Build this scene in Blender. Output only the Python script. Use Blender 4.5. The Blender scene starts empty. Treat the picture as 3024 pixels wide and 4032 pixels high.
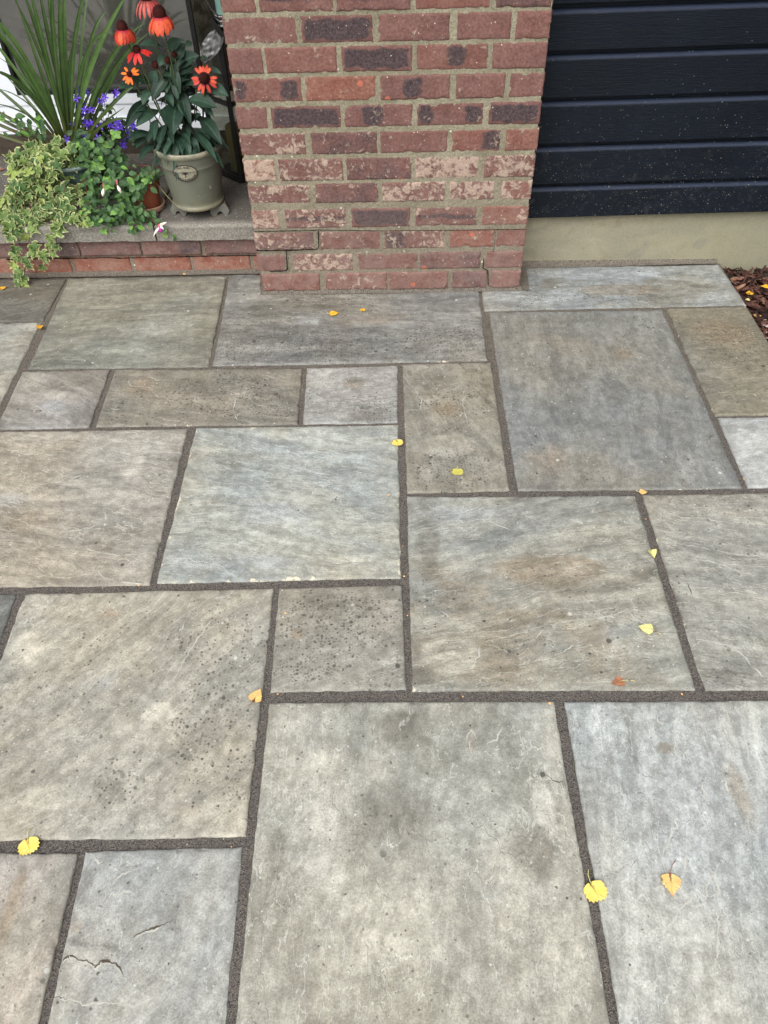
import bpy, bmesh, math, random
import numpy as np
from mathutils import Vector, Matrix, noise
R = math.radians
C = bpy.context.scene.collection
SC = bpy.context.scene
random.seed(7)

# ------------------------------------------------------------------ camera
F, PITCH, YAW, ROLL = 3070.0, 0.81944, -0.026, -0.02909
CAM = Vector((0.49828, -2.59955, 1.57518))
_f = Vector((math.sin(YAW)*math.cos(PITCH), math.cos(YAW)*math.cos(PITCH), -math.sin(PITCH)))
_r0 = Vector((math.cos(YAW), -math.sin(YAW), 0)); _u0 = _r0.cross(_f)
_r = math.cos(ROLL)*_r0 + math.sin(ROLL)*_u0
_u = -math.sin(ROLL)*_r0 + math.cos(ROLL)*_u0
cd = bpy.data.cameras.new('camera'); cam = bpy.data.objects.new('camera', cd); C.objects.link(cam)
cd.sensor_fit = 'VERTICAL'; cd.sensor_height = 36.0; cd.lens = F/4032*36.0
cd.clip_start = 0.05; cd.clip_end = 500
m = Matrix((( _r.x, _u.x, -_f.x, CAM.x), (_r.y, _u.y, -_f.y, CAM.y), (_r.z, _u.z, -_f.z, CAM.z), (0, 0, 0, 1)))
cam.matrix_world = m
SC.camera = cam

# ------------------------------------------------------------------ sky, light, exposure
w = bpy.data.worlds.new('World'); SC.world = w; w.use_nodes = True
wn = w.node_tree.nodes; wl = w.node_tree.links
bg = wn['Background']; sky = wn.new('ShaderNodeTexSky'); sky.sky_type = 'NISHITA'; sky.sun_disc = False
sky.sun_elevation = R(52); sky.sun_rotation = R(200); sky.air_density = 1.0; sky.dust_density = 4.0; sky.ozone_density = 1.0
hs = wn.new('ShaderNodeHueSaturation'); hs.inputs['Saturation'].default_value = 0.13
wl.new(sky.outputs[0], hs.inputs['Color']); wl.new(hs.outputs[0], bg.inputs[0]); bg.inputs[1].default_value = 0.15
sd = bpy.data.lights.new('sun', 'SUN'); sd.energy = 1.3; sd.angle = R(50); sd.color = (1.0, 0.97, 0.93)
so = bpy.data.objects.new('sun', sd); C.objects.link(so); so.rotation_euler = (R(38), 0, R(-20)); so.location = (0, -3, 6)
SC.view_settings.view_transform = 'Standard'; SC.view_settings.look = 'None'
SC.view_settings.gamma = 1; SC.view_settings.exposure = 0.56
SC.render.engine = 'CYCLES'

# ------------------------------------------------------------------ measuring: where a sight line meets a real plane
def at(u, v, x=None, y=None, z=None):
    """point on the plane x=, y= or z= seen at photo position (u, v), photo 3024 x 4032"""
    d = (u-1512)/F*_r - (v-2016)/F*_u + _f
    if z is not None: t = (z-CAM.z)/d.z
    elif y is not None: t = (y-CAM.y)/d.y
    else: t = (x-CAM.x)/d.x
    return CAM + t*d
S = 1.8228
def atd(u, v, **k): return at(u*S, v*S, **k)

# ------------------------------------------------------------------ helpers
def tag(o, label=None, cat=None, group=None, kind=None):
    if label: o['label'] = label
    if cat: o['category'] = cat
    if group: o['group'] = group
    if kind: o['kind'] = kind
    return o
def empty(name, loc, label, cat, group=None):
    o = bpy.data.objects.new(name, None); C.objects.link(o); o.location = loc; o.empty_display_size = .05
    return tag(o, label, cat, group)
class MB:
    """collects verts/faces (world coords) and builds ONE mesh object"""
    def __init__(s): s.v = []; s.f = []; s.mi = []; s.a = {}; s.smooth = True
    def add(s, vs, fs, mi=0, **attrs):
        b = len(s.v); s.v += [tuple(q) for q in vs]; s.f += [tuple(b+i for i in f) for f in fs]; s.mi += [mi]*len(fs)
        for k in set(list(s.a)+list(attrs)):
            if k not in s.a: s.a[k] = [0.0]*b
            val = attrs.get(k, 0.0)
            s.a[k] += list(val) if hasattr(val, '__len__') else [val]*len(vs)
    def box(s, x0, x1, y0, y1, z0, z1, mi=0, **a):
        vs = [(x, y, z) for x in (x0, x1) for y in (y0, y1) for z in (z0, z1)]
        s.add(vs, [(0,1,3,2),(4,6,7,5),(0,4,5,1),(2,3,7,6),(0,2,6,4),(1,5,7,3)], mi, **a)
    def tube(s, pts, r, n=8, mi=0, cap=True, **a):
        pts = [Vector(p) for p in pts]; vs = []; rr = r if hasattr(r, '__len__') else [r]*len(pts)
        up = None
        for i, p in enumerate(pts):
            t = (pts[min(i+1, len(pts)-1)]-pts[max(i-1, 0)])
            if t.length < 1e-9: t = Vector((0,0,1))
            t.normalize()
            if up is None:
                up = t.orthogonal().normalized()
            up = (up - t*up.dot(t)).normalized(); bi = t.cross(up)
            for k in range(n):
                q = 2*math.pi*k/n; vs.append(p+rr[i]*(math.cos(q)*up+math.sin(q)*bi))
        fs = [(i*n+k, i*n+(k+1) % n, (i+1)*n+(k+1) % n, (i+1)*n+k) for i in range(len(pts)-1) for k in range(n)]
        if cap: fs += [tuple(range(n))[::-1], tuple((len(pts)-1)*n+k for k in range(n))]
        s.add(vs, fs, mi, **a)
    def lathe(s, prof, c, n=64, mi=0, **a):
        vs = [(c[0]+r*math.cos(2*math.pi*k/n), c[1]+r*math.sin(2*math.pi*k/n), c[2]+z) for r, z in prof for k in range(n)]
        fs = [(i*n+k, i*n+(k+1) % n, (i+1)*n+(k+1) % n, (i+1)*n+k) for i in range(len(prof)-1) for k in range(n)]
        s.add(vs, fs, mi, **a)
    def build(s, name, mats, parent=None, origin=None, smooth=None):
        me = bpy.data.meshes.new(name)
        V = np.array(s.v, dtype=float)
        if origin is None and parent is not None: origin = parent.matrix_world.translation if parent.parent else parent.location
        if origin is None: origin = Vector((V[:,0].mean(), V[:,1].mean(), V[:,2].min()))
        origin = Vector(origin)
        V = V-np.array(origin)
        me.from_pydata([tuple(q) for q in V], [], s.f)
        for mt in (mats if isinstance(mats, (list, tuple)) else [mats]): me.materials.append(mt)
        me.polygons.foreach_set('material_index', s.mi)
        sm = s.smooth if smooth is None else smooth
        me.polygons.foreach_set('use_smooth', [sm]*len(s.f))
        for k, val in s.a.items():
            at_ = me.attributes.new(k, 'FLOAT', 'POINT'); at_.data.foreach_set('value', val)
        me.update()
        o = bpy.data.objects.new(name, me); C.objects.link(o)
        if parent is not None:
            o.parent = parent
            o.location = (0, 0, 0)
            pw = ORG.get(parent.name, parent.location)
            o.location = origin-Vector(pw)
            ORG[o.name] = tuple(origin)
        else:
            o.location = origin; ORG[o.name] = tuple(origin)
        return o
ORG = {}

# ------------------------------------------------------------------ node helper
class N:
    def __init__(s, name, rough=0.8, spec=0.3):
        s.m = bpy.data.materials.new(name); s.m.use_nodes = True
        s.t = s.m.node_tree; s.n = s.t.nodes; s.l = s.t.links
        s.b = s.n['Principled BSDF']; s.b.inputs['Roughness'].default_value = rough
        s.b.inputs['Specular IOR Level'].default_value = spec
        s.tc = s.n.new('ShaderNodeTexCoord')
        s.obj = s.tc.outputs['Object']
    def inp(s, sock, v):
        if v is None: return
        if isinstance(v, bpy.types.NodeSocket): s.l.new(v, sock)
        else:
            if hasattr(v, '__len__') and len(v) == 3 and len(sock.default_value) == 4: v = (*v, 1)
            sock.default_value = v
    def mapping(s, vec=None, loc=(0,0,0), rot=(0,0,0), scale=(1,1,1)):
        q = s.n.new('ShaderNodeMapping'); s.l.new(vec or s.obj, q.inputs[0])
        q.inputs['Location'].default_value = loc; q.inputs['Rotation'].default_value = rot; q.inputs['Scale'].default_value = scale
        return q.outputs[0]
    def noise(s, vec=None, scale=5, detail=4, rough=.5, dist=0, out=0):
        q = s.n.new('ShaderNodeTexNoise'); s.l.new(vec or s.obj, q.inputs['Vector'])
        q.inputs['Scale'].default_value = scale; q.inputs['Detail'].default_value = detail
        q.inputs['Roughness'].default_value = rough; q.inputs['Distortion'].default_value = dist
        return q.outputs[out]
    def xz(s, k=0):
        se = s.sep(); c = s.n.new('ShaderNodeCombineXYZ'); s.l.new(se[0], c.inputs[0]); s.l.new(se[2], c.inputs[1]); return c.outputs[0]
    def voro(s, vec=None, scale=50, rand=1.0, feature='F1', out='Distance', dim='3D'):
        q = s.n.new('ShaderNodeTexVoronoi'); q.feature = feature; q.voronoi_dimensions = dim; s.l.new(vec or s.obj, q.inputs['Vector'])
        q.inputs['Scale'].default_value = scale; q.inputs['Randomness'].default_value = rand
        return q.outputs[out], (q.outputs['Color'] if feature == 'F1' else None)
    def ramp(s, fac, lo, hi, a=0.0, b=1.0):
        q = s.n.new('ShaderNodeMapRange'); q.interpolation_type = 'SMOOTHSTEP'
        s.inp(q.inputs['Value'], fac); s.inp(q.inputs['From Min'], lo); s.inp(q.inputs['From Max'], hi)
        s.inp(q.inputs['To Min'], a); s.inp(q.inputs['To Max'], b)
        return q.outputs[0]
    def lin(s, fac, lo, hi, a=0.0, b=1.0):
        q = s.n.new('ShaderNodeMapRange')
        s.inp(q.inputs['Value'], fac); s.inp(q.inputs['From Min'], lo); s.inp(q.inputs['From Max'], hi)
        s.inp(q.inputs['To Min'], a); s.inp(q.inputs['To Max'], b)
        return q.outputs[0]
    def math(s, op, a, b=None, c=None):
        q = s.n.new('ShaderNodeMath'); q.operation = op
        s.inp(q.inputs[0], a); s.inp(q.inputs[1], b); s.inp(q.inputs[2], c)
        return q.outputs[0]
    def mix(s, fac, a, b, mode='MIX'):
        q = s.n.new('ShaderNodeMix'); q.data_type = 'RGBA'; q.blend_type = mode
        s.inp(q.inputs[0], fac); s.inp(q.inputs[6], a); s.inp(q.inputs[7], b)
        return q.outputs[2]
    def attr(s, name):
        q = s.n.new('ShaderNodeAttribute'); q.attribute_name = name
        return q.outputs['Fac']
    def sep(s, vec=None):
        q = s.n.new('ShaderNodeSeparateXYZ'); s.l.new(vec or s.obj, q.inputs[0]); return q.outputs
    def bump(s, h, strength=.5, dist=.002, prev=None):
        q = s.n.new('ShaderNodeBump'); q.inputs['Strength'].default_value = strength; q.inputs['Distance'].default_value = dist
        s.l.new(h, q.inputs['Height'])
        if prev is not None: s.l.new(prev, q.inputs['Normal'])
        return q.outputs[0]
    def done(s, color=None, rough=None, normal=None):
        if color is not None: s.inp(s.b.inputs['Base Color'], color)
        if rough is not None: s.inp(s.b.inputs['Roughness'], rough)
        if normal is not None: s.l.new(normal, s.b.inputs['Normal'])
        return s.m
def srgb(r, g, b):
    f = lambda c: (c/255/12.92) if c/255 <= .04045 else ((c/255+.055)/1.055)**2.4
    return (f(r), f(g), f(b))
def grey(c, k): return tuple(min(1, q*k) for q in c)

# ------------------------------------------------------------------ stone material for one paving slab
def dsat(c, k=.55):
    l_ = .3*c[0]+.55*c[1]+.15*c[2]; return tuple((l_+(q-l_)*k)*t*1.05 for q, t in zip(c, (.995, 1.0, .97)))
def stone(name, A, B, Cc, ang, spots=.3, streak=.5, stain=.5, chips=.2, seed=0, ridge=.5, pos=None):
    n = N(name, .72, .3)
    A, B, Cc = dsat(A), dsat(B), dsat(Cc, .75)
    sx, sy, sz = seed*3.17 % 17, seed*5.31 % 23, seed*1.7 % 11
    base = n.mapping(loc=(sx, sy, sz))
    rot = n.mapping(vec=n.mapping(rot=(0, 0, -ang)), loc=(sy, sx, 0), scale=(1, 1, 1))
    # gently wandering cleft direction
    wv = n.noise(base, 3.0, 2, .5, 0, 1); rotw = n.mix(.10, rot, wv, 'ADD')
    st = n.mapping(vec=rotw, scale=(2.2, 9, 3)); st2 = n.mapping(vec=rotw, scale=(1.1, 4.2, 1))
    a = n.noise(st2, 1.7, 7, .62, .5); b = n.noise(base, 3.1, 6, .62, .9); c = n.noise(n.mapping(vec=rotw, scale=(.9, 3.2, 1)), 2.8, 8, .68, .4)
    col = n.mix(n.ramp(a, .43, .57), A, B)
    col = n.mix(n.math('MULTIPLY', n.ramp(b, .50, .64), stain*.6), col, Cc)
    col = n.mix(n.math('MULTIPLY', n.ramp(c, .52, .66), .50), col, grey(A, 1.32))      # worn pale clouds
    dk = n.noise(base, 2.2, 6, .66, .6)
    col = n.mix(n.math('MULTIPLY', n.ramp(dk, .56, .72), .30), col, grey(Cc, .80))     # damp, dirty clouds
    def stainm(nm, lo=.30, hi=.62):
        return n.ramp(n.math('MULTIPLY', n.attr(nm), n.math('ADD', n.math('MULTIPLY', n.noise(n.mapping(vec=rotw, scale=(1, 1.7, 1)), 9, 7, .68, .5), 1.5), .25)), lo, hi)
    col = n.mix(n.math('MULTIPLY', stainm('pale'), .72), col, grey(A, 1.38))
    col = n.mix(n.math('MULTIPLY', stainm('blue'), .50), col, (.37, .385, .395))
    col = n.mix(n.math('MULTIPLY', stainm('rust'), .48), col, srgb(144,128,106))
    col = n.mix(n.math('MULTIPLY', stainm('dark', .25, .75), .60), col, srgb(108,105,96))
    s1 = n.noise(st, 3.0, 10, .70, .25)
    col = n.mix(1.0, col, n.mix(n.ramp(s1, .34, .66), (1-.38*streak,)*3, (1+.34*streak,)*3), 'MULTIPLY')
    hue = n.noise(base, 1.6, 3, .5)
    col = n.mix(1.0, col, n.mix(n.ramp(hue, .38, .62), (1.035, 1.0, .95), (.97, 1.0, 1.045)), 'MULTIPLY')
    g1 = n.noise(base, 38, 7, .74); g2 = n.noise(base, 240, 3, .7); g0 = n.noise(base, 11, 6, .7, .3)
    col = n.mix(1.0, col, n.mix(n.ramp(g0, .34, .66), (.92,.92,.91), (1.07,1.07,1.07)), 'MULTIPLY')
    col = n.mix(1.0, col, n.mix(n.ramp(g1, .36, .66), (.78,.775,.76), (1.16,1.16,1.16)), 'MULTIPLY')
    col = n.mix(1.0, col, n.mix(n.ramp(g2, .3, .7), (.82,.82,.81), (1.17,1.17,1.17)), 'MULTIPLY')
    # riven flakes: layers whose broken edges come and go (two sizes)
    hs_ = None; lmask = None; dmask = None
    for (sc, num, det, pscale, plo, phi, w0) in ((1.25, 9.5, 8, 4.0, .46-.10*ridge, .56, .050), (3.2, 7.0, 7, 7.0, .52-.10*ridge, .62, .085)):
        t = n.noise(n.mapping(vec=rotw, loc=(sc, num, 0), scale=(1.3, 3.6, 1)), sc, det, .52, .15)
        t8 = n.math('MULTIPLY', t, num*1.6); fr = n.math('FRACT', t8); fl = n.math('FLOOR', t8)
        pres = n.math('MULTIPLY', n.ramp(n.noise(base, pscale, 4, .7), plo, phi), min(1, .35+ridge*.7))
        edge = n.ramp(fr, 1-w0, 1.0)
        h_ = n.math('ADD', n.math('MULTIPLY', n.math('ADD', fl, edge), pres), n.math('MULTIPLY', n.math('SUBTRACT', 1.0, pres), t8))
        h_ = n.math('MULTIPLY', h_, 1.0 if sc < 2 else .55)
        l_ = n.math('MULTIPLY', n.math('MULTIPLY', n.ramp(fr, 1-w0*1.6, 1-w0), n.math('SUBTRACT', 1.0, n.ramp(fr, 1-w0*.3, 1.0))), pres)
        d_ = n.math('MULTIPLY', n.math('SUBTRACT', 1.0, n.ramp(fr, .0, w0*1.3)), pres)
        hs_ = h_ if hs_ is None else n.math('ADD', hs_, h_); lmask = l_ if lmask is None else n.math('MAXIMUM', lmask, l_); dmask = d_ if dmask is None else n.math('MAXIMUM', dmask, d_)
    brk = n.ramp(g1, .38, .58)
    col = n.mix(n.math('MULTIPLY', n.math('MULTIPLY', lmask, n.lin(brk, 0, 1, .45, 1.0)), .62), col, grey(A, 1.6))
    col = n.mix(n.math('MULTIPLY', n.math('MULTIPLY', dmask, brk), .20), col, grey(Cc, .6))  # dark line past each flake edge: step shade put into the colour
    # lichen spots, gathered in patches
    patch = n.math('MAXIMUM', n.math('MULTIPLY', n.ramp(n.noise(base, 2.6, 4, .65), .44, .62), .35), n.math('MULTIPLY', stainm('spot', .2, .6), 1.25))
    warp = n.mix(.0035, base, n.noise(base, 150, 2, .5, out=1), 'ADD')
    spotm = None
    for sc, rad, k0 in ((30, .17, .16), (58, .23, .34), (115, .30, .50)):
        d, cc = n.voro(warp, sc, dim='2D'); cr = n.sep(cc)
        dens = n.math('ADD', n.math('MULTIPLY', n.math('MULTIPLY', patch, spots), k0), .012*spots)
        on = n.math('LESS_THAN', cr[0], dens); rr = n.math('MULTIPLY', n.math('ADD', .35, cr[1]), rad)
        k = n.math('MULTIPLY', n.math('MULTIPLY', on, n.math('ADD', .35, n.math('MULTIPLY', cr[2], .65))), n.math('SUBTRACT', 1.0, n.ramp(d, n.math('MULTIPLY', rr, .65), n.math('ADD', rr, .04))))
        spotm = k if spotm is None else n.math('MAXIMUM', spotm, k)
    soot = n.math('MULTIPLY', n.math('MULTIPLY', n.ramp(n.noise(base, 95, 6, .8), .53, .64), n.ramp(n.noise(base, 4.2, 4, .65), .50, .64)), min(1, .25+spots*.8))
    col = n.mix(n.math('MULTIPLY', soot, .50), col, grey(Cc, .30))
    col = n.mix(n.math('MULTIPLY', spotm, .86), col, (.050,.048,.044))
    # pale flecks and pits
    d, cc = n.voro(warp, 22, dim='2D'); cr = n.sep(cc)
    k = n.math('MULTIPLY', n.math('GREATER_THAN', cr[0], .984), n.math('LESS_THAN', n.math('ADD', d, n.math('MULTIPLY', n.math('SUBTRACT', g1, .5), .16)), n.math('MULTIPLY', cr[2], .12)))
    d2, cc2 = n.voro(warp, 100, dim='2D'); cr2 = n.sep(cc2)
    k2 = n.math('MULTIPLY', n.math('GREATER_THAN', cr2[0], .975), n.math('LESS_THAN', d2, n.math('MULTIPLY', cr2[1], .26)))
    col = n.mix(n.math('MULTIPLY', n.math('MAXIMUM', k, k2), .65), col, (.60,.60,.55))
    k3 = n.math('MULTIPLY', n.math('LESS_THAN', cr2[0], .035), n.math('LESS_THAN', d2, n.math('MULTIPLY', cr2[1], .22)))
    col = n.mix(n.math('MULTIPLY', k3, .7), col, grey(Cc, .35))
    e = n.attr('edge'); en = n.noise(base, 22, 5, .7)
    chip = n.math('LESS_THAN', e, n.math('MULTIPLY', n.ramp(en, .66-.12*chips, .82-.12*chips), .017*min(1.2, .25+chips)))
    col = n.mix(n.math('MULTIPLY', n.math('SUBTRACT', 1.0, n.ramp(e, .0, .030)), n.lin(en, .3, .7, .0, .34)), col, grey(A, .45))
    col = n.mix(n.math('MULTIPLY', chip, .85), col, (.62,.57,.45))
    fine = n.math('ADD', n.math('MULTIPLY', g1, .75), n.math('MULTIPLY', g2, .25))
    hh = n.math('ADD', n.math('MULTIPLY', hs_, .5), n.math('ADD', n.math('MULTIPLY', s1, .9), fine))
    nm = n.bump(hh, 1.0, .0030)
    return n.done(col, n.lin(g1, .3, .7, .5, .85), nm)

# ------------------------------------------------------------------ other materials
def mat_joint():
    n = N('joint_mortar', .95, .15)
    v, cc = n.voro(scale=420, dim='2D'); cs = n.sep(cc)
    g = n.noise(scale=8, detail=5, rough=.6); f = n.noise(scale=420, detail=4, rough=.8)
    Y = n.sep()[1]
    col = n.mix(n.ramp(n.math('ADD', Y, n.math('MULTIPLY', g, .5)), -1.0, .45), srgb(105,101,98), srgb(122,116,107))
    col = n.mix(1.0, col, n.mix(n.ramp(f, .32, .66), (.42,.42,.42), (1.45,1.42,1.38)), 'MULTIPLY')
    col = n.mix(n.math('MULTIPLY', n.math('GREATER_THAN', cs[0], .80), .5), col, srgb(150,140,128))
    col = n.mix(n.math('MULTIPLY', n.math('GREATER_THAN', cs[1], .86), .6), col, srgb(40,36,34))
    d2, c2 = n.voro(scale=42, dim='2D'); k2 = n.sep(c2)
    col = n.mix(n.math('MULTIPLY', n.math('GREATER_THAN', k2[0], .982), n.math('LESS_THAN', d2, .07)), col, (.55,.48,.34))
    return n.done(col, .95, n.bump(n.math('ADD', n.math('MULTIPLY', f, 1.0), n.math('MULTIPLY', v, .8)), 1.0, .003))
def mat_brick(name='brick_face'):
    n = N(name, .9, .2)
    tone, dark, lime, orange = n.attr('tone'), n.attr('dark'), n.attr('lime'), n.attr('orange')
    a = n.noise(scale=22, detail=6, rough=.7); b = n.noise(scale=120, detail=5, rough=.75); c = n.noise(scale=45, detail=7, rough=.72, dist=.6)
    col = n.mix(tone, srgb(104,74,69), srgb(132,97,89))
    col = n.mix(n.ramp(a, .35, .65), col, n.mix(tone, srgb(116,86,82), srgb(138,104,97)))
    col = n.mix(orange, col, n.mix(n.ramp(a, .35, .65), srgb(142,84,66), srgb(160,112,90)))
    dk = n.ramp(n.math('ADD', dark, n.math('MULTIPLY', n.math('SUBTRACT', a, .5), .40)), .30, .85)
    col = n.mix(n.math('MULTIPLY', dk, .88), col, n.mix(n.ramp(b, .3, .7), srgb(58,52,56), srgb(84,74,77)))
    col = n.mix(1.0, col, n.mix(n.ramp(b, .3, .72), (.70,.69,.69), (1.24,1.23,1.22)), 'MULTIPLY')
    zc_ = n.sep(n.n.new('ShaderNodeNewGeometry').outputs['Position'])[2]
    col = n.mix(n.math('MULTIPLY', n.math('MULTIPLY', n.ramp(zc_, .55, .0), n.ramp(a, .25, .7)), .55), col, srgb(140,120,112))
    lm = n.ramp(n.math('ADD', n.math('MULTIPLY', lime, .27), n.math('MULTIPLY', c, 1.0)), .648, .75)
    col = n.mix(n.math('MULTIPLY', lm, .72), col, n.mix(n.ramp(b, .3, .7), srgb(170,146,132), srgb(196,180,162)))
    d, cc = n.voro(n.xz(), scale=85, dim='2D'); k = n.sep(cc)
    sp = n.math('MULTIPLY', n.math('GREATER_THAN', k[0], .955), n.math('LESS_THAN', d, n.math('MULTIPLY', k[1], .16)))
    col = n.mix(n.math('MULTIPLY', sp, .8), col, srgb(222,210,196))
    d, cc = n.voro(n.xz(), scale=24, dim='2D'); k = n.sep(cc)
    sp = n.math('MULTIPLY', n.math('GREATER_THAN', k[0], .984), n.math('LESS_THAN', n.math('ADD', d, n.math('MULTIPLY', b, .1)), .26))
    col = n.mix(n.math('MULTIPLY', sp, .8), col, srgb(186,108,84))
    h = n.math('ADD', n.math('ADD', n.math('MULTIPLY', b, .8), n.math('MULTIPLY', c, .8)), n.math('MULTIPLY', lm, .25))
    return n.done(col, .9, n.bump(h, 1.0, .0035))
def mat_wallmortar():
    n = N('wall_mortar', .95, .1)
    a = n.noise(scale=9, detail=4); f = n.noise(scale=190, detail=5, rough=.8)
    z = n.sep()[2]
    lo = n.mix(n.ramp(a, .35, .65), srgb(158,151,132), srgb(142,135,116))
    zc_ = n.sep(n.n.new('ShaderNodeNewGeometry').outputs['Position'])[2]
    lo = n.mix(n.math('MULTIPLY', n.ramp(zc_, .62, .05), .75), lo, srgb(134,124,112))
    col = n.mix(1.0, lo, n.mix(n.ramp(f, .3, .7), (.60,.60,.58), (1.25,1.25,1.22)), 'MULTIPLY')
    d, cc = n.voro(scale=60); k = n.sep(cc)
    col = n.mix(n.math('MULTIPLY', n.math('GREATER_THAN', k[0], .95), n.math('LESS_THAN', d, .2)), col, srgb(220,215,200))
    return n.done(col, .95, n.bump(n.math('ADD', f, n.math('MULTIPLY', n.noise(scale=60, detail=4), .8)), 1.0, .004))
def mat_simple(name, col, rough=.6, spec=.3, var=.12, scale=30, bumpd=.0005, metal=0):
    n = N(name, rough, spec); f = n.noise(scale=scale, detail=5, rough=.65)
    c = n.mix(n.ramp(f, .3, .7), grey(col, 1-var), grey(col, 1+var))
    n.b.inputs['Metallic'].default_value = metal
    return n.done(c, rough, n.bump(f, .5, bumpd))
M_JOINT = mat_joint(); M_BRICK = mat_brick(); M_WMORT = mat_wallmortar()
M_GAP = mat_simple('deep_crack', (.010,.009,.008), .95, .05)

def mat_clad():
    n = N('dark_stained_board', .5, .22)
    zz = n.sep()[2]
    g = n.noise(n.mapping(scale=(1.6, 1, 22)), 7, 8, .62, 1.4)
    g2 = n.noise(n.mapping(scale=(3, 1, 40)), 14, 4, .6, .3)
    a = n.noise(scale=3, detail=3)
    col = n.mix(n.ramp(a, .35, .65), srgb(10,16,26), srgb(14,21,33))
    col = n.mix(n.ramp(g, .42, .70), col, srgb(12,20,26)); col = n.mix(n.attr('cove'), col, srgb(42,50,68))  # cove strip lightened: its sky sheen is painted into the colour
    low = n.ramp(zz, .80, .0)           # rain splash gets thicker towards the ground
    low = n.math('MULTIPLY', n.math('POWER', low, 2.6), n.ramp(n.noise(scale=6, detail=4), .30, .62, .35, 1.0))
    out = None
    for sc, th, r in ((60, .74, .13), (130, .60, .19), (22, .92, .075)):
        d, cc = n.voro(n.xz(), sc, dim='2D'); k = n.sep(cc)
        on = n.math('GREATER_THAN', k[0], n.lin(low, 0, 1, .997, th+.12))
        q = n.math('MULTIPLY', n.math('MULTIPLY', on, n.math('LESS_THAN', d, n.math('MULTIPLY', k[1], r))), n.math('ADD', .3, n.math('MULTIPLY', k[2], .7)))
        out = q if out is None else n.math('MAXIMUM', out, q)
    col = n.mix(n.math('MULTIPLY', out, .7), col, srgb(150,150,138))
    dust = n.math('MULTIPLY', n.ramp(n.noise(scale=38, detail=6, rough=.8), .5, .75), n.math('MULTIPLY', low, .28))
    col = n.mix(dust, col, srgb(92,94,90))
    h = n.math('ADD', g, n.math('MULTIPLY', g2, .35))
    return n.done(col, n.lin(g, .3, .7, .45, .62), n.bump(h, .8, .0022))
def mat_render():
    n = N('rendered_plinth', .9, .2)
    a = n.noise(n.mapping(scale=(1, 1, 2.4)), 3.2, 5, .6, .6); b = n.noise(scale=16, detail=6, rough=.7); f = n.noise(scale=220, detail=4, rough=.8)
    col = n.mix(n.ramp(a, .38, .62), srgb(138,134,117), srgb(152,146,126))
    col = n.mix(n.math('MULTIPLY', n.ramp(b, .5, .72), .6), col, srgb(126,120,98))
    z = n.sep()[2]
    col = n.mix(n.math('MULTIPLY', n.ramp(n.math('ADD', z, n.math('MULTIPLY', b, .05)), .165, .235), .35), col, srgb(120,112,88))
    gx = n.sep()[0]
    col = n.mix(n.math('MULTIPLY', n.ramp(gx, .1, .6), .55), col, srgb(138,136,114))
    sp = n.ramp(n.noise(scale=7, detail=2), .62, .72)
    col = n.mix(n.math('MULTIPLY', sp, .4), col, srgb(122,120,112))
    col = n.mix(1.0, col, n.mix(n.ramp(f, .3, .7), (.86,.86,.85), (1.1,1.1,1.08)), 'MULTIPLY')
    return n.done(col, .9, n.bump(n.math('ADD', f, n.math('MULTIPLY', b, 1.2)), .9, .0018))
def mat_concrete(name, A, B, fleck=.9):
    n = N(name, .9, .2)
    a = n.noise(scale=5, detail=6, rough=.65); f = n.noise(scale=150, detail=5, rough=.8); b = n.noise(scale=26, detail=5, rough=.7)
    col = n.mix(n.ramp(a, .38, .62), A, B)
    col = n.mix(n.math('MULTIPLY', n.ramp(b, .52, .7), .45), col, grey(A, .6))
    col = n.mix(1.0, col, n.mix(n.ramp(f, .3, .7), (.68,.68,.67), (1.25,1.25,1.23)), 'MULTIPLY')
    d, cc = n.voro(scale=170); k = n.sep(cc)
    col = n.mix(n.math('MULTIPLY', n.math('GREATER_THAN', k[0], fleck), n.math('LESS_THAN', d, .3)), col, srgb(200,196,186))
    e = n.attr('edge')
    col = n.mix(n.math('MULTIPLY', n.math('SUBTRACT', 1.0, n.ramp(e, .004, .045)), .75), col, n.mix(n.ramp(f, .3, .7), srgb(112,108,100), srgb(172,168,158)))
    return n.done(col, .9, n.bump(n.math('ADD', f, b), 1.0, .003))

# ------------------------------------------------------------------ paving
ZJ = -0.0065
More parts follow.
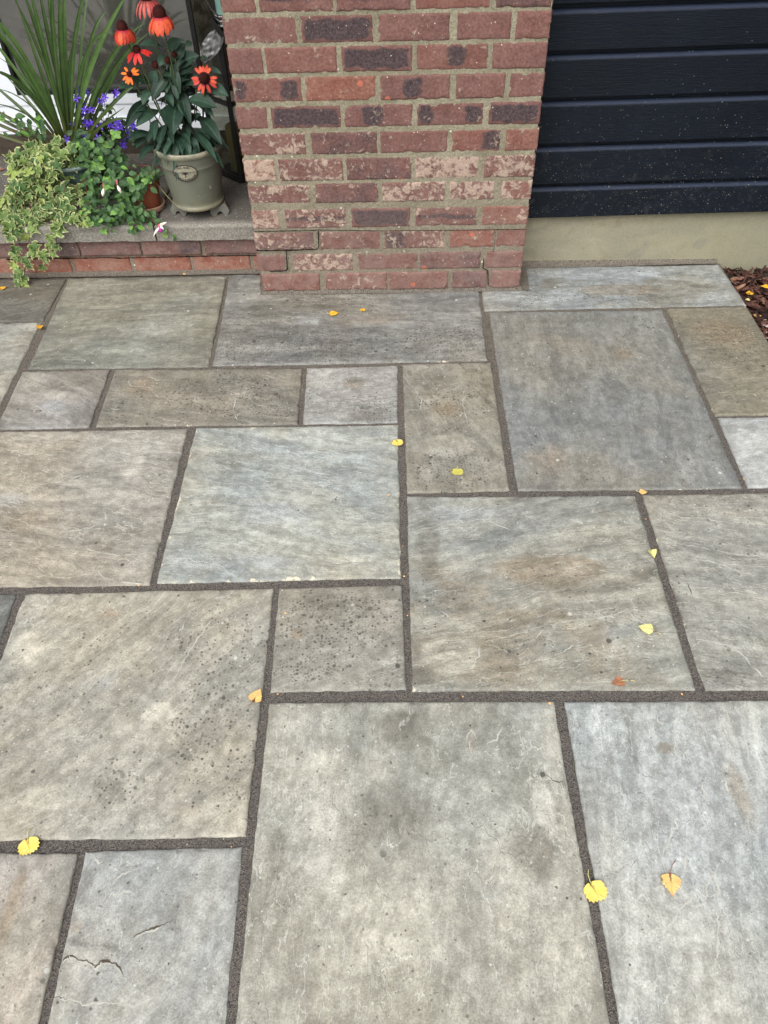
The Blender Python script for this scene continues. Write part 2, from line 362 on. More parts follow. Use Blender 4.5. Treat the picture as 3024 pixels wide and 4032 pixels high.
# stains seen on the stones: photo position, radii, kind, strength
MARKS = [(60,640,80,30,'dark',.6),(360,700,70,30,'pale',.8),(270,755,70,20,'pale',.6),(340,620,60,18,'dark',.6),(430,625,26,10,'dark',.8),
 (660,650,110,20,'dark',.9),(560,668,60,20,'dark',.8),(800,690,150,28,'rust',.5),(700,745,180,34,'spot',1),(550,750,80,30,'spot',.9),(950,735,90,40,'spot',.9),(680,690,60,16,'blue',.7),(620,645,60,10,'spot',.8),
 (1340,625,100,13,'rust',1),(1280,640,150,14,'spot',1),(1300,592,170,13,'blue',.9),(1440,640,80,13,'dark',.6),(1180,610,50,20,'dark',.5),
 (1340,760,60,30,'rust',.5),(1390,930,60,25,'rust',.45),(1190,990,110,55,'rust',.5),(1250,690,220,18,'dark',.6),(1550,950,60,70,'dark',.5),(1400,700,50,22,'spot',.8),(1540,1000,50,40,'spot',.6),(1280,1030,50,14,'spot',.7),(1290,840,110,50,'blue',.4),
 (1560,720,90,40,'rust',.7),(1590,740,90,50,'spot',.8),(1560,800,60,30,'pale',.5),(1600,860,60,25,'dark',.5),
 (120,870,55,25,'pale',1),(110,875,35,14,'blue',.7),(160,825,60,16,'dark',.6),
 (490,850,130,50,'spot',1),(360,895,70,14,'dark',.6),(300,835,60,26,'rust',.6),(520,850,50,36,'pale',.5),(590,885,60,26,'spot',.9),
 (820,880,50,28,'spot',1),(800,890,60,22,'dark',.9),(770,820,34,14,'dark',.7),(700,820,50,22,'pale',.6),(765,828,26,10,'rust',.8),
 (930,825,70,34,'dark',.8),(990,865,90,34,'spot',.8),(965,880,50,28,'rust',.6),(965,962,60,26,'pale',1),(980,1010,90,40,'spot',1),(1050,850,26,60,'dark',.6),(1000,1035,60,20,'rust',.4),
 (60,1130,120,46,'rust',.5),(150,1010,150,26,'rust',.4),(290,1000,28,40,'pale',.8),(130,1075,130,12,'pale',.6),(140,975,60,18,'dark',.5),(20,1080,60,22,'blue',.6),(260,1180,60,30,'pale',.4),(240,1225,70,20,'spot',.5),
 (500,1020,60,46,'dark',.5),(460,1082,50,22,'rust',.5),(690,940,60,24,'pale',.7),(600,1110,130,36,'blue',.6),(820,1110,46,46,'dark',.4),(560,1215,150,24,'blue',.6),(760,1205,90,30,'pale',.5),(790,1040,50,40,'pale',.4),
 (1190,1230,120,36,'rust',1),(1250,1262,140,26,'dark',.9),(925,1170,30,90,'dark',.9),(930,1300,50,60,'spot',1),(975,1415,70,42,'pale',1),(905,1462,40,26,'dark',.9),(1010,1110,150,22,'blue',.7),(1400,1240,60,22,'dark',.8),(1200,1450,160,26,'dark',.5),(1100,1385,46,30,'spot',.9),(1180,1160,170,26,'pale',.5),(1380,1180,70,20,'pale',.5),
 (1455,1300,24,50,'dark',.8),(1465,1290,24,46,'spot',1),(1590,1110,70,16,'rust',.5),(1560,1455,60,22,'spot',1),(1560,1458,60,18,'dark',.7),(1600,1190,70,14,'spot',.8),(1600,1330,70,60,'pale',.4),
 (60,1400,60,46,'pale',.8),(330,1370,60,80,'dark',.45),(480,1390,90,60,'spot',1),(450,1560,80,130,'spot',.9),(345,1540,40,22,'pale',1),(110,1722,56,26,'pale',1),(230,1700,50,46,'dark',.7),(250,1690,60,60,'spot',.8),(230,1480,60,36,'blue',.5),(240,1325,40,18,'rust',.7),(500,1680,50,60,'spot',.8),(60,1560,80,40,'pale',.4),(400,1750,110,30,'rust',.4),
 (720,1345,130,60,'spot',1),(700,1295,70,24,'dark',.8),(680,1440,90,30,'spot',1),(840,1420,30,36,'pale',.5),(640,1370,18,20,'rust',.7),(770,1300,60,20,'rust',.3),
 (880,1570,90,46,'dark',.9),(860,1760,150,80,'dark',.75),(760,1840,60,60,'dark',.6),(800,1790,110,60,'dark',.6),(1150,1840,50,70,'dark',1),(1140,1850,36,60,'spot',1),(940,1870,80,60,'dark',.5),(600,1830,30,60,'dark',.7),(650,2130,60,60,'dark',.6),(1020,1600,50,70,'rust',.45),(690,1640,80,60,'pale',.5),(1175,1740,26,60,'pale',.9),(1040,1930,80,40,'blue',.5),(900,2050,150,60,'pale',.5),(780,2160,60,50,'rust',.35),(1090,2130,60,60,'blue',.4),
 (1360,1580,18,110,'dark',.6),(1440,1615,22,14,'rust',.9),(1600,1720,36,110,'rust',.6),(1300,1570,34,60,'pale',.8),(1540,1570,30,90,'blue',.5),(1400,1800,60,140,'pale',.4),(1530,2050,30,90,'dark',.4),(1620,2000,40,90,'pale',.4),
 (25,1960,26,150,'rust',.6),(100,2120,36,60,'spot',.8),(100,2130,30,50,'dark',.4),(178,1930,26,80,'dark',.7),(165,2000,26,30,'rust',.6),(230,2120,100,60,'blue',.6),(380,1950,60,60,'pale',.4),(290,1850,60,16,'dark',.5),(420,1890,60,20,'spot',.5)]
def cells(L, step=.0065):
    near = [0, .0012, .003, .006, .010]
    k = max(2, int((L-.02)/step)); mid = list(np.linspace(.0145, L-.0145, k))
    return near+mid+[L-q for q in near[::-1]]
def slab(corners, label, mat_args, seed, parent, relief=1.0, coarse=.0065, ledges=()):
    """corners TL TR BR BL as (x, y) on the ground"""
    P = [Vector((*c, 0)) for c in corners]
    cm_ = sum(P, Vector())/4; P = [q+Vector((math.copysign(.0014, q.x-cm_.x), math.copysign(.0014, q.y-cm_.y), 0)) for q in P]
    wd = ((P[1]-P[0]).length+(P[2]-P[3]).length)/2; hd = ((P[3]-P[0]).length+(P[2]-P[1]).length)/2
    us, vs = cells(wd, coarse), cells(hd, coarse)
    nu, nv = len(us), len(vs); c0 = sum(P, Vector())/4
    ang = mat_args['ang']; ca, sa = math.cos(ang), math.sin(ang)
    verts = []; edge = []
    G_ = []
    for (mu_, mv_, ru_, rv_, kd_, st_) in MARKS:
        c_ = atd(mu_, mv_, z=0); ex = atd(mu_+ru_, mv_, z=0)-c_; ey = atd(mu_, mv_-rv_, z=0)-c_
        if min(q.x for q in P)-.3 < c_.x < max(q.x for q in P)+.3 and min(q.y for q in P)-.2 < c_.y < max(q.y for q in P)+.2: G_.append((c_.x, c_.y, ex.length, ey.length, kd_, st_))
    AT = {k_: [] for k_ in ('dark', 'pale', 'rust', 'blue', 'spot')}
    tilt = (random.uniform(-.0011, .0011), random.uniform(-.0011, .0011))
    for j in range(nv):
        v = vs[j]/hd; dv = min(vs[j], hd-vs[j])
        for i in range(nu):
            u = us[i]/wd; du = min(us[i], wd-us[i]); d = min(du, dv)
            p = P[0].lerp(P[1], u).lerp(P[3].lerp(P[2], u), v)
            q = Vector((p.x*1.0+seed*9.1, p.y, seed*2.3))
            # hand dressed edge
            k = math.exp(-d/.009)
            ox = noise.noise(q*26)*.0022+noise.noise(q*75)*.0011+noise.noise(q*5)*.0016
            oy = noise.noise(q*26+Vector((50,0,0)))*.0022+noise.noise(q*75+Vector((50,0,0)))*.0011+noise.noise(q*5+Vector((50,0,0)))*.0016
            z = 0.0
            # riven relief
            rx, ry = (p.x*ca+p.y*sa), (-p.x*sa+p.y*ca)
            t = noise.fractal(Vector((rx*1.6+seed, ry*5.0, seed*1.3)), .8, 2.1, 4)
            tt = t*3.0; fl = math.floor(tt); f_ = tt-fl
            st = fl+max(0, min(1, (f_-.90)/.10))
            pr = max(0, min(1, noise.noise(Vector((p.x*4+seed*3, p.y*4, 1.7)))*2.2+.45))
            z += relief*(.0011*(st*pr+tt*(1-pr)))
            z += .0012*noise.noise(Vector((p.x*3, p.y*3, seed)))+tilt[0]*(u-.5)*2+tilt[1]*(v-.5)*2
            for (pl, dep) in ledges:      # broken layer edges given as ground polylines
                z += dep*ledge_side(p.x, p.y, pl)
            # arris and chips
            ch = noise.noise(q*38+Vector((9, 9, 9)))
            z -= .0042*math.exp(-d/.0022)
            if ch > .30: z -= min(.006, (ch-.30)*.03)*math.exp(-d/.007)
            z = max(z, -.0055)
            verts.append((p.x+ox*k, p.y+oy*k, z)); edge.append(d)
            acc = dict.fromkeys(AT, 0.0)
            for (cx, cy, rx_, ry_, kd_, st_) in G_:
                dx, dy = (p.x-cx)/rx_, (p.y-cy)/ry_; r2 = dx*dx+dy*dy
                if r2 < 4: acc[kd_] = max(acc[kd_], st_*math.exp(-r2*.9))
            for k_ in AT: AT[k_].append(acc[k_])
    fs = [(j*nu+i, (j+1)*nu+i, (j+1)*nu+i+1, j*nu+i+1) for j in range(nv-1) for i in range(nu-1)]
    # sides
    ring = [i for i in range(nu)]+[j*nu+nu-1 for j in range(1, nv)]+[(nv-1)*nu+i for i in range(nu-2, -1, -1)]+[j*nu for j in range(nv-2, 0, -1)]
    b = len(verts)
    for r_ in ring: x, y, z = verts[r_]; verts.append((x, y, -.032)); edge.append(0); [AT[k_].append(0.0) for k_ in AT]
    n_ = len(ring)
    fs += [(ring[k], ring[(k+1) % n_], b+(k+1) % n_, b+k) for k in range(n_)]
    mb = MB(); mb.add(verts, fs, 0, edge=edge, **AT)
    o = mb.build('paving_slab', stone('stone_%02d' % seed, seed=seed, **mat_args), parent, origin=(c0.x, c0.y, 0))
    if label: o['label'] = label
    return o
def ledge_side(x, y, pl):
    """1 on the near side of a broken edge (polyline in x), fading at its ends"""
    if x < pl[0][0] or x > pl[-1][0]: return 0.0
    for (x0, y0), (x1, y1) in zip(pl, pl[1:]):
        if x0 <= x <= x1:
            yy = y0+(y1-y0)*(x-x0)/max(1e-6, x1-x0)
            yy += .003*noise.noise(Vector((x*90, 0, 3)))
            dd = yy-y
            if dd < 0: return 0.0
            f_ = min(1, (x-pl[0][0])/.02, (pl[-1][0]-x)/.03)
            return max(0, f_)*math.exp(-dd/.06)
    return 0.0

def g2(u, v): q = atd(u, v, z=0); return (q.x, q.y)
tanA, greyA, blueA, brnA = srgb(146,139,124), srgb(136,134,128), srgb(138,142,146), srgb(124,114,95)
def rg(*s): return tuple(srgb(*q) for q in s)
SL = [
 # corners, label, (A,B,C), streak angle deg, spots, streak, stain, chips, ridge
 ([(-80,606),(143,602),(92,690),(-120,697)], 'weathered dark slab with rough surface under the ivy trail', rg((112,106,94),(100,94,84),(90,86,74)), 5, .5,.25,.5,.1,.6),
 ([(150,600),(489,596),(449,790),(60,795)], 'plain olive grey slab in front of the low brick wall', rg((134,132,116),(116,116,104),(138,134,122)), 3, .05,.45,.3,.1,.8),
 ([(497,594),(1029,585),(1051,777),(460,788)], 'dark spotted slab lying along the foot of the brick pillar', rg((134,131,124),(118,116,112),(108,101,88)), -2, .95,.55,.7,.15,.6),
 ([(1034,578),(1552,570),(1612,656),(1047,669)], 'blue grey slab with rusty stain along the plinth', rg((146,150,150),(128,132,132),(132,118,88)), 1, .6,.55,.7,.3,.7),
 ([(1057,674),(1430,668),(1603,1052),(1120,1058)], 'large smooth dark grey slab right of the pillar', rg((128,129,126),(117,118,116),(146,138,124)), 88, .25,.35,.55,.25,.45),
 ([(1441,666),(1613,660),(1752,892),(1545,896)], 'olive brown spotted slab at the mulch bed', rg((132,125,104),(120,113,95),(140,134,118)), 10, .75,.3,.5,.4,.6),
 ([(1551,901),(1757,899),(1845,1047),(1617,1051)], 'pale blue grey slab cut off by the right edge', rg((164,170,178),(152,160,170),(170,172,172)), 20, .02,.25,.3,.1,.6),
 ([(-150,702),(87,695),(-8,888),(-310,895)], 'light beige grey slab cut off by the left edge', rg((158,154,140),(148,144,132),(138,134,124)), 8, .05,.45,.4,.2,.7),
 ([(48,801),(236,798),(192,921),(-8,925)], 'small mauve grey slab with pale bloom', rg((140,134,128),(128,122,116),(162,162,160)), -30, .25,.4,.7,.15,.4),
 ([(249,798),(651,795),(642,914),(207,919)], 'long brown slab with black lichen spots', rg((138,128,110),(126,118,102),(146,142,128)), -12, .9,.35,.5,.3,.8),
 ([(664,793),(858,789),(859,910),(655,913)], 'small pale slab with dark stain in its lower corner', rg((158,152,144),(146,146,142),(122,114,96)), 15, .8,.35,.6,.6,.7),
 ([(870,785),(1060,783),(1099,1057),(881,1063)], 'upright brown grey slab with dark specks', rg((142,136,120),(128,122,108),(152,152,148)), -70, .85,.3,.6,.2,.6),
 ([(-200,936),(404,926),(322,1261),(-330,1272)], 'wide beige slab with long ripples on the left', rg((160,150,134),(146,138,124),(150,152,150)), -9, .08,.5,.5,.25,1.0),
 ([(424,923),(859,916),(864,1245),(340,1258)], 'pale green grey slab with cream chipped edges', rg((158,160,150),(146,152,150),(166,160,142)), -12, .04,.5,.5,1.0,.5),
 ([(880,1072),(1370,1070),(1502,1487),(892,1491)], 'grey slab with rusty brown middle', rg((148,148,138),(132,136,134),(136,120,98)), 12, .35,.6,.75,.35,.9),
 ([(1389,1068),(1860,1060),(2010,1480),(1525,1489)], 'fawn rippled slab on the right', rg((158,152,136),(146,142,130),(140,134,118)), -8, .25,.45,.4,.6,1.0),
 ([(-140,1286),(32,1284),(-42,1500),(-260,1505)], 'dark grey slab corner at the left edge', rg((120,120,114),(108,108,102),(96,98,92)), 20, .4,.5,.5,.2,.8),
 ([(54,1283),(590,1270),(528,1804),(-150,1815)], 'big beige slab sprinkled with black lichen dots', rg((162,156,140),(148,144,132),(146,148,148)), 52, .6,.45,.5,.15,.6),
 ([(604,1269),(867,1263),(877,1487),(584,1491)], 'small square slab thick with black dots', rg((150,145,132),(139,134,122),(156,152,142)), 25, 1.1,.25,.4,.25,.35),
 ([(583,1517),(1195,1514),(1352,2420),(487,2420)], 'largest slab, beige with dark cloudy stains, bottom centre', rg((162,161,151),(150,150,142),(128,125,113)), 78, .12,.4,.75,.45,.8),
 ([(1220,1516),(1800,1512),(2130,2420),(1378,2420)], 'light blue grey slab with vertical flaky ridges', rg((162,165,164),(151,157,157),(164,160,152)), 82, .06,.55,.4,.15,1.0),
 ([(-170,1843),(166,1843),(32,2420),(-420,2420)], 'pinkish beige slab in the bottom left corner', rg((160,150,140),(150,146,136),(142,130,116)), 75, .2,.4,.5,.15,.5),
 ([(186,1839),(522,1829),(462,2420),(56,2420)], 'lilac grey slab with a broken layer edge', rg((158,158,154),(148,151,150),(142,138,132)), 65, .15,.35,.5,.3,.7),
]
patio_m = MB()
nx, ny = 60, 60
GX0, GX1, GY0, GY1 = -3.6, 1.760, -3.8, .30
for j in range(ny+1):
    for i in range(nx+1):
        x = GX0+(GX1-GX0)*i/nx; y = GY0+(GY1-GY0)*j/ny
        patio_m.v.append((x, y, ZJ+.0012*noise.noise(Vector((x*14, y*14, 0)))))
patio_m.f = [(j*(nx+1)+i, j*(nx+1)+i+1, (j+1)*(nx+1)+i+1, (j+1)*(nx+1)+i) for j in range(ny) for i in range(nx)]
patio_m.mi = [0]*len(patio_m.f)
b = len(patio_m.v)
patio_m.add([(GX1, GY0, ZJ), (GX1, GY1, ZJ), (GX1, GY1, -.2), (GX1, GY0, -.2)], [(0, 1, 2, 3)])
patio = patio_m.build('patio', M_JOINT, origin=(0, 0, 0)); tag(patio, 'stone paved patio with dark mortar joints', 'patio', kind='structure')
LED = {22: []}
WORLD = {7: {2: (-.781,-.750), 3: (-1.225,-.754)}, 12: {3: (-1.02,-1.378)}, 16: {0: (-1.03,-1.404), 3: (-1.03,-1.690)}, 15: {1: (1.775,-1.066), 2: (1.775,-1.682)}, 20: {1: (1.464,-1.715), 2: (1.464,-2.457)}, 21: {3: (-.458,-2.461)}}
def gl(*pts): return [g2(*q) for q in pts]
LED[22] = [(gl((128,2042),(146,2030),(180,2040),(205,2052),(225,2040),(246,2046),(268,2072)), .0045),
           (gl((290,1990),(310,1984),(330,1972),(378,1957)), .003)]
for i, (cs, lab, cols, ang, sp, stk, stn, chp, rdg) in enumerate(SL):
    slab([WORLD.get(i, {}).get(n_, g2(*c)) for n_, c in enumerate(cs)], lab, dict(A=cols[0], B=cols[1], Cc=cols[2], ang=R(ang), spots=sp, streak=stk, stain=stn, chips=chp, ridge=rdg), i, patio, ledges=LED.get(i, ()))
# slabs past the frame, for a step to the side
extra = [(-1.95,-.665,-1.24,-.175),(-1.95,-.155,-1.205,.13),(-1.95,-1.375,-1.045,-.772),(-1.03,-2.015,-.472,-1.712),(-1.95,-2.015,-1.048,-1.395),(-1.1,-2.46,-.475,-2.035),(-1.95,-2.46,-1.12,-2.035),
 (-1.95,-3.2,-1.0,-2.48),(-.98,-3.2,-.12,-2.48),(-.10,-3.2,.52,-2.48),(.54,-3.2,1.15,-2.48),(1.17,-3.2,1.765,-2.48),(1.486,-2.46,1.77,-1.712),(-2.9,-.75,-1.97,.13),(-2.9,-1.7,-1.97,-.77),(-2.9,-2.6,-1.97,-1.72)]
for k, (x0, y0, x1, y1) in enumerate(extra):
    y0, y1 = min(y0, y1), max(y0, y1)
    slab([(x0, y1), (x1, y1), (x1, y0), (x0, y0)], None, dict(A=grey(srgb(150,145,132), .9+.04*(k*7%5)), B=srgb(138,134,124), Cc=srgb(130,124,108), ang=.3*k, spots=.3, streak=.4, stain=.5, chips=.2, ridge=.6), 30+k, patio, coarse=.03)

# mortar fillets where walls meet the paving
def strip(mb, pts_in, pts_out, zt, zb, rough=.003, seg=90):
    """sloping rough fillet between a wall line and a paving line"""
    vs = []; n_ = seg
    def L_(pts, t):
        t *= len(pts)-1; i = min(int(t), len(pts)-2); return Vector(pts[i]).lerp(Vector(pts[i+1]), t-i)
    for i in range(n_+1):
        t = i/n_; a = L_(pts_in, t); c = L_(pts_out, t)
        for k in range(5):
            s_ = k/4; q = a.lerp(c, s_); z = zt*(1-s_)**1.6+zb*s_
            q = q+Vector((0, 1, 0))*rough*noise.noise(Vector((q.x*60, q.y*60, k)))*(s_+.3)
            vs.append((q.x, q.y, z+.0015*noise.noise(Vector((q.x*120, q.y*120, 5)))))
    fs = [(i*5+k, i*5+k+1, (i+1)*5+k+1, (i+1)*5+k) for i in range(n_) for k in range(4)]
    mb.add(vs, fs)
fm = MB()
strip(fm, [(-2.2,.165,0),(-.01,.168,0)], [(-2.2,.135,0),(-.01,.143,0)], .012, .0025)
strip(fm, [(.955,.185,0),(1.75,.186,0)], [(.955,.150,0),(1.30,.158,0),(1.742,.166,0)], .020, .002)
strip(fm, [(-.002,.004,0),(.966,.004,0)], [(-.006,-.013,0),(.97,-.011,0)], .016, .0022)
strip(fm, [(.958,.17,0),(.958,-.004,0)], [(1.006,.165,0),(.998,-.012,0)], .006, .0026, .002)
strip(fm, [(.004,.16,0),(.004,.0,0)], [(-.03,.16,0),(-.012,-.01,0)], .010, .0026, .002)
fil = fm.build('mortar_fillet', M_JOINT, patio, origin=(0,0,0)); fil['label'] = 'rough mortar fillet between the walls and the paving'

# ------------------------------------------------------------------ bricks
def darkf(kind, u, v, rnd):
    u += .05*noise.noise(Vector((u*4, v*3, rnd))); v += .10*noise.noise(Vector((u*6, v*2, rnd+5)))
    e = min(u*3, (1-u)*3, v*1.1, (1-v)*1.1)
    if kind == 'D': return min(1, max(0, (e-.02)/.22))                         # whole dark heart
    if kind == 'd': return .50+.2*noise.noise(Vector((u*4+rnd, v*2, rnd)))         # dusky all over
    if kind == 'B':                                                             # banded
        k = math.sin(u*math.pi*2.6+rnd*6.28); return min(1, max(0, k*1.25))*min(1, max(0, e/.22))
    if kind == 'R': return min(1, max(0, (u-.5)*4))*min(1, max(0, e/.12))
    if kind == 'L': return min(1, max(0, (.5-u)*4))*min(1, max(0, e/.12))
    if kind == 'H': return min(1, max(0, 1-abs(v-.5)*4.0))*min(1, max(0, e/.1))
    return 0.0
def brick(mb, o, du, W_, z0, z1, nrm, kind='', lime=.2, orange=0, tone=None, seed=0, fine=True, bul=0.0):
    """one brick: face grid + returns; o = origin point at (u=0), du = unit vector along the face, nrm = outward normal"""
    H_ = z1-z0; o = Vector(o); du = Vector(du); nrm = Vector(nrm)
    st = .005 if fine else .02
    nu = max(4, int(W_/st)); nv = max(4, int(H_/st))
    us = [0, .0015, .004]+list(np.linspace(.008, W_-.008, nu))+[W_-.004, W_-.0015, W_]
    vs = [0, .0015, .004]+list(np.linspace(.008, H_-.008, nv))+[H_-.004, H_-.0015, H_]
    tone = random.random() if tone is None else tone
    rnd = random.random()*10; push = random.uniform(-.0012, .0016)+bul
    vt = []; A = {'tone': [], 'dark': [], 'lime': [], 'orange': []}
    for v in vs:
        for u in us:
            d = min(u, W_-u, v, H_-v)
            q = Vector((o.x*3+u+seed, o.y*3, z0+v))
            k = math.exp(-d/.006)
            ou = noise.noise(q*55)*.0022*k; ov = noise.noise(q*55+Vector((7,7,7)))*.0018*k
            out = push+.0008*noise.noise(q*90)+.0010*noise.noise(q*30)-.0035*math.exp(-d/.0022)
            ch = noise.noise(q*42+Vector((3,1,9)))
            if ch > .3: out -= (ch-.3)*.02*math.exp(-d/.006)
            p = o+du*(u+ou)+nrm*out; vt.append((p.x, p.y, z0+v+ov))
            un, vn = u/W_, v/H_
            A['tone'].append(min(1, max(0, tone+.35*noise.noise(Vector((un*5+rnd, vn*1.0, 0))))))
            A['dark'].append(darkf(kind, un, vn, rnd))
            ln = lime+.55*noise.noise(Vector((un*3.5+rnd, vn*1.4+rnd, 4)))
            A['lime'].append(max(0, min(1, ln))); A['orange'].append(orange)
    a, b_ = len(us), len(vs)
    fs = [(j*a+i, j*a+i+1, (j+1)*a+i+1, (j+1)*a+i) for j in range(b_-1) for i in range(a-1)]
    ring = [i for i in range(a)]+[j*a+a-1 for j in range(1, b_)]+[(b_-1)*a+i for i in range(a-2, -1, -1)]+[j*a for j in range(b_-2, 0, -1)]
    bb = len(vt)
    for r_ in ring:
        p = Vector(vt[r_])-nrm*.02; vt.append(tuple(p))
        for k_ in A: A[k_].append(A[k_][r_])
    n_ = len(ring); fs += [(ring[(k+1) % n_], ring[k], bb+k, bb+(k+1) % n_) for k in range(n_)]
    mb.add(vt, fs, 0, **A)
ROWS = {1:(.013,.081,[(.002,.217),(.239,.467),(.474,.692),(.709,.836),(.849,.96)]), 2:(.093,.157,[(-.005,.102),(.128,.344),(.362,.582),(.588,.808),(.827,.961)]),
 3:(.175,.241,[(-.003,.209),(.23,.445),(.459,.675),(.692,.85),(.857,.961)]), 4:(.258,.325,[(0,.094),(.116,.328),(.347,.55),(.568,.783),(.8,.962)]),
 5:(.348,.413,[(.002,.212),(.229,.442),(.455,.669),(.684,.839),(.857,.962)]), 6:(.426,.496,[(-.002,.102),(.114,.328),(.339,.555),(.566,.778),(.796,.963)]),
 7:(.512,.579,[(-.002,.212),(.23,.443),(.453,.672),(.684,.843),(.858,.964)]), 8:(.595,.661,[(-.002,.098),(.108,.331),(.341,.558),(.571,.781),(.797,.961)]),
 9:(.675,.744,[(.002,.215),(.226,.443),(.457,.672),(.691,.841),(.854,.96)]), 10:(.757,.826,[(0,.103),(.113,.328),(.343,.555),(.567,.784),(.796,.959)]),
 11:(.837,.907,[(-.001,.216),(.227,.439),(.455,.665),(.686,.845),(.859,.96)]), 12:(.918,.991,[(.004,.104),(.113,.328),(.336,.55),(.564,.778),(.795,.954)])}
# (dark kind, lime, orange, tone) per brick, read off the photograph
LOOK = {1:[('',.25,.25,.4),('',.5,.1,.6),('',.25,.1,.5),('d',.15,0,.3),('',.2,0,.7)], 2:[('',.1,0,.4),('',.75,0,.6),('',.15,0,.4),('d',.15,0,.3),('',.1,0,.5)],
 3:[('d',.5,0,.4),('',.35,0,.4),('L',.55,0,.4),('',.4,.45,.5),('',.3,.2,.4)], 4:[('',.85,.1,.7),('H',.55,0,.3),('D',.05,0,.2),('H',.45,0,.3),('',.4,.3,.5)],
 5:[('',.65,0,.3),('d',.3,0,.3),('',.8,0,.4),('',.85,0,.4),('',.75,.2,.5)], 6:[('',.95,.35,.7),('',.6,0,.3),('d',.4,0,.3),('',.95,0,.4),('',.7,0,.4)],
 7:[('',.6,0,.4),('d',.3,0,.3),('',.25,0,.4),('R',.3,.25,.4),('',.35,.3,.4)], 8:[('',.1,0,.4),('D',.1,0,.2),('B',.3,0,.3),('B',.2,0,.2),('D',.05,0,.2)],
 9:[('B',.2,.15,.4),('',.2,.45,.5),('B',.1,0,.4),('',.1,0,.5),('',.1,0,.5)], 10:[('',.15,0,.4),('',.2,.15,.5),('D',.1,0,.3),('B',.15,.15,.3),('',.1,0,.5)],
 11:[('',.3,0,.5),('D',.05,0,.1),('',.15,0,.4),('',.1,0,.4),('',.15,.1,.4)], 12:[('',.1,.1,.5),('H',.2,0,.4),('H',.2,0,.3),('',.1,.25,.4),('d',.1,0,.3)]}
PT = 2.45   # height of the brick pillar
pm = MB()
for k in range(1, 30):
    if k in ROWS: z0, z1, br = ROWS[k]; lk = LOOK[k]
    else:
        z0 = .918+(k-12)*.0815; z1 = z0+.070; br = ROWS[11 if k % 2 else 12][2]; lk = [(random.choice(['', '', 'D', 'B', 'd']), .15, .1*random.random(), random.random()) for _ in br]
    if z1 > PT: break
    for (x0, x1), (kd, lm, og, tn) in zip(br, lk):
        brick(pm, (x0+.0002, 0, 0), (1, 0, 0), x1-x0-.0004, z0-.0008, z1+.0008, (0, -1, 0), kd, lm, og, tn, seed=k, fine=(k in ROWS), bul=.003 if k == 1 else 0)
    # returns on both sides of the pillar
    off = 0 if k % 2 else .11
    y = .004
    for q in ([.104, .215, .215, .215] if k % 2 == 0 else [.215, .215, .215, .104]):
        brick(pm, (-.0005, y+q, 0), (0, -1, 0), q-.004, z0, z1, (-1, 0, 0), random.choice(['', 'd', 'B']), .2, 0, seed=k+40, fine=False)
        if y < .19: brick(pm, (.9615, y, 0), (0, 1, 0), min(q, .2)-.004, z0, z1, (1, 0, 0), random.choice(['', 'd']), .2, 0, seed=k+80, fine=False)
        y += q+.011
# mortar body
def rough_wall(mb, x0, x1, z0, z1, y, n=(0,-1,0), step=.006, mi=1, amp=.0014):
    a = int((x1-x0)/step); b_ = int((z1-z0)/step); vs = []
    for j in range(b_+1):
        for i in range(a+1):
            x = x0+(x1-x0)*i/a; z = z0+(z1-z0)*j/b_
            k = amp*noise.noise(Vector((x*40, z*40, y)))+amp*.8*noise.noise(Vector((x*110, z*110, y)))
            vs.append((x, y+k*-1, z))
    mb.add(vs, [(j*(a+1)+i, j*(a+1)+i+1, (j+1)*(a+1)+i+1, (j+1)*(a+1)+i) for j in range(b_) for i in range(a)], mi)
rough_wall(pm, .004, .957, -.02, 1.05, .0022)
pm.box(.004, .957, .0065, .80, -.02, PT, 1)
# the settlement crack along the fourth bed joint and down the left steps
def crack(mb, pts, w, y, nrm=1):
    vs = []
    P_ = []
    for (a, b_) in zip(pts, pts[1:]):
        n_ = max(2, int((Vector(b_)-Vector(a)).length/.006))
        for i in range(n_): P_.append(Vector(a).lerp(Vector(b_), i/n_))
    P_.append(Vector(pts[-1]))
    for i, p_ in enumerate(P_):
        t = (P_[min(i+1, len(P_)-1)]-P_[max(0, i-1)]).normalized(); nn = Vector((-t.y, t.x))
        ww = w*(.35+.9*abs(noise.noise(Vector((p_.x*45, p_.y*45, 2)))) + .35)
        j = nn*(.0012*noise.noise(Vector((p_.x*120, p_.y*120, 0))))
        for s_ in (-1, 1): q = p_+j+nn*s_*ww*.5; vs.append((q.x, y, q.y))
    mb.add(vs, [(2*i, 2*i+1, 2*i+3, 2*i+2) for i in range(len(P_)-1)], 2)
def w2(u, v): q = at(u, v, y=-.0042); return (q.x, q.z)
crack(pm, [w2(1000,912), w2(1240,907), w2(1253,906), w2(1500,909), w2(1760,907), w2(2070,903)], .0028, -.0042)
crack(pm, [w2(1253,908), w2(1255,970), w2(1246,982), w2(1128,986), w2(1010,987)], .0040, -.0045)
crack(pm, [w2(1127,986), w2(1131,1060), w2(1126,1066), w2(1064,1069)], .0040, -.0045)
crack(pm, [w2(1950,912), w2(1948,960), w2(1942,992)], .0018, -.0042)
crack(pm, [w2(1905,1018), w2(1902,1055), w2(1921,1066), w2(1922,1124)], .0035, -.0045)
crack(pm, [w2(1761,1118), w2(1752,1130), w2(1748,1140)], .0022, -.0070)
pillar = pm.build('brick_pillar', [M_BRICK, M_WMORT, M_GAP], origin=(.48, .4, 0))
tag(pillar, 'red and purple brick pillar with pale mortar, salt bloom and a stepped crack near its foot', 'brick pillar')

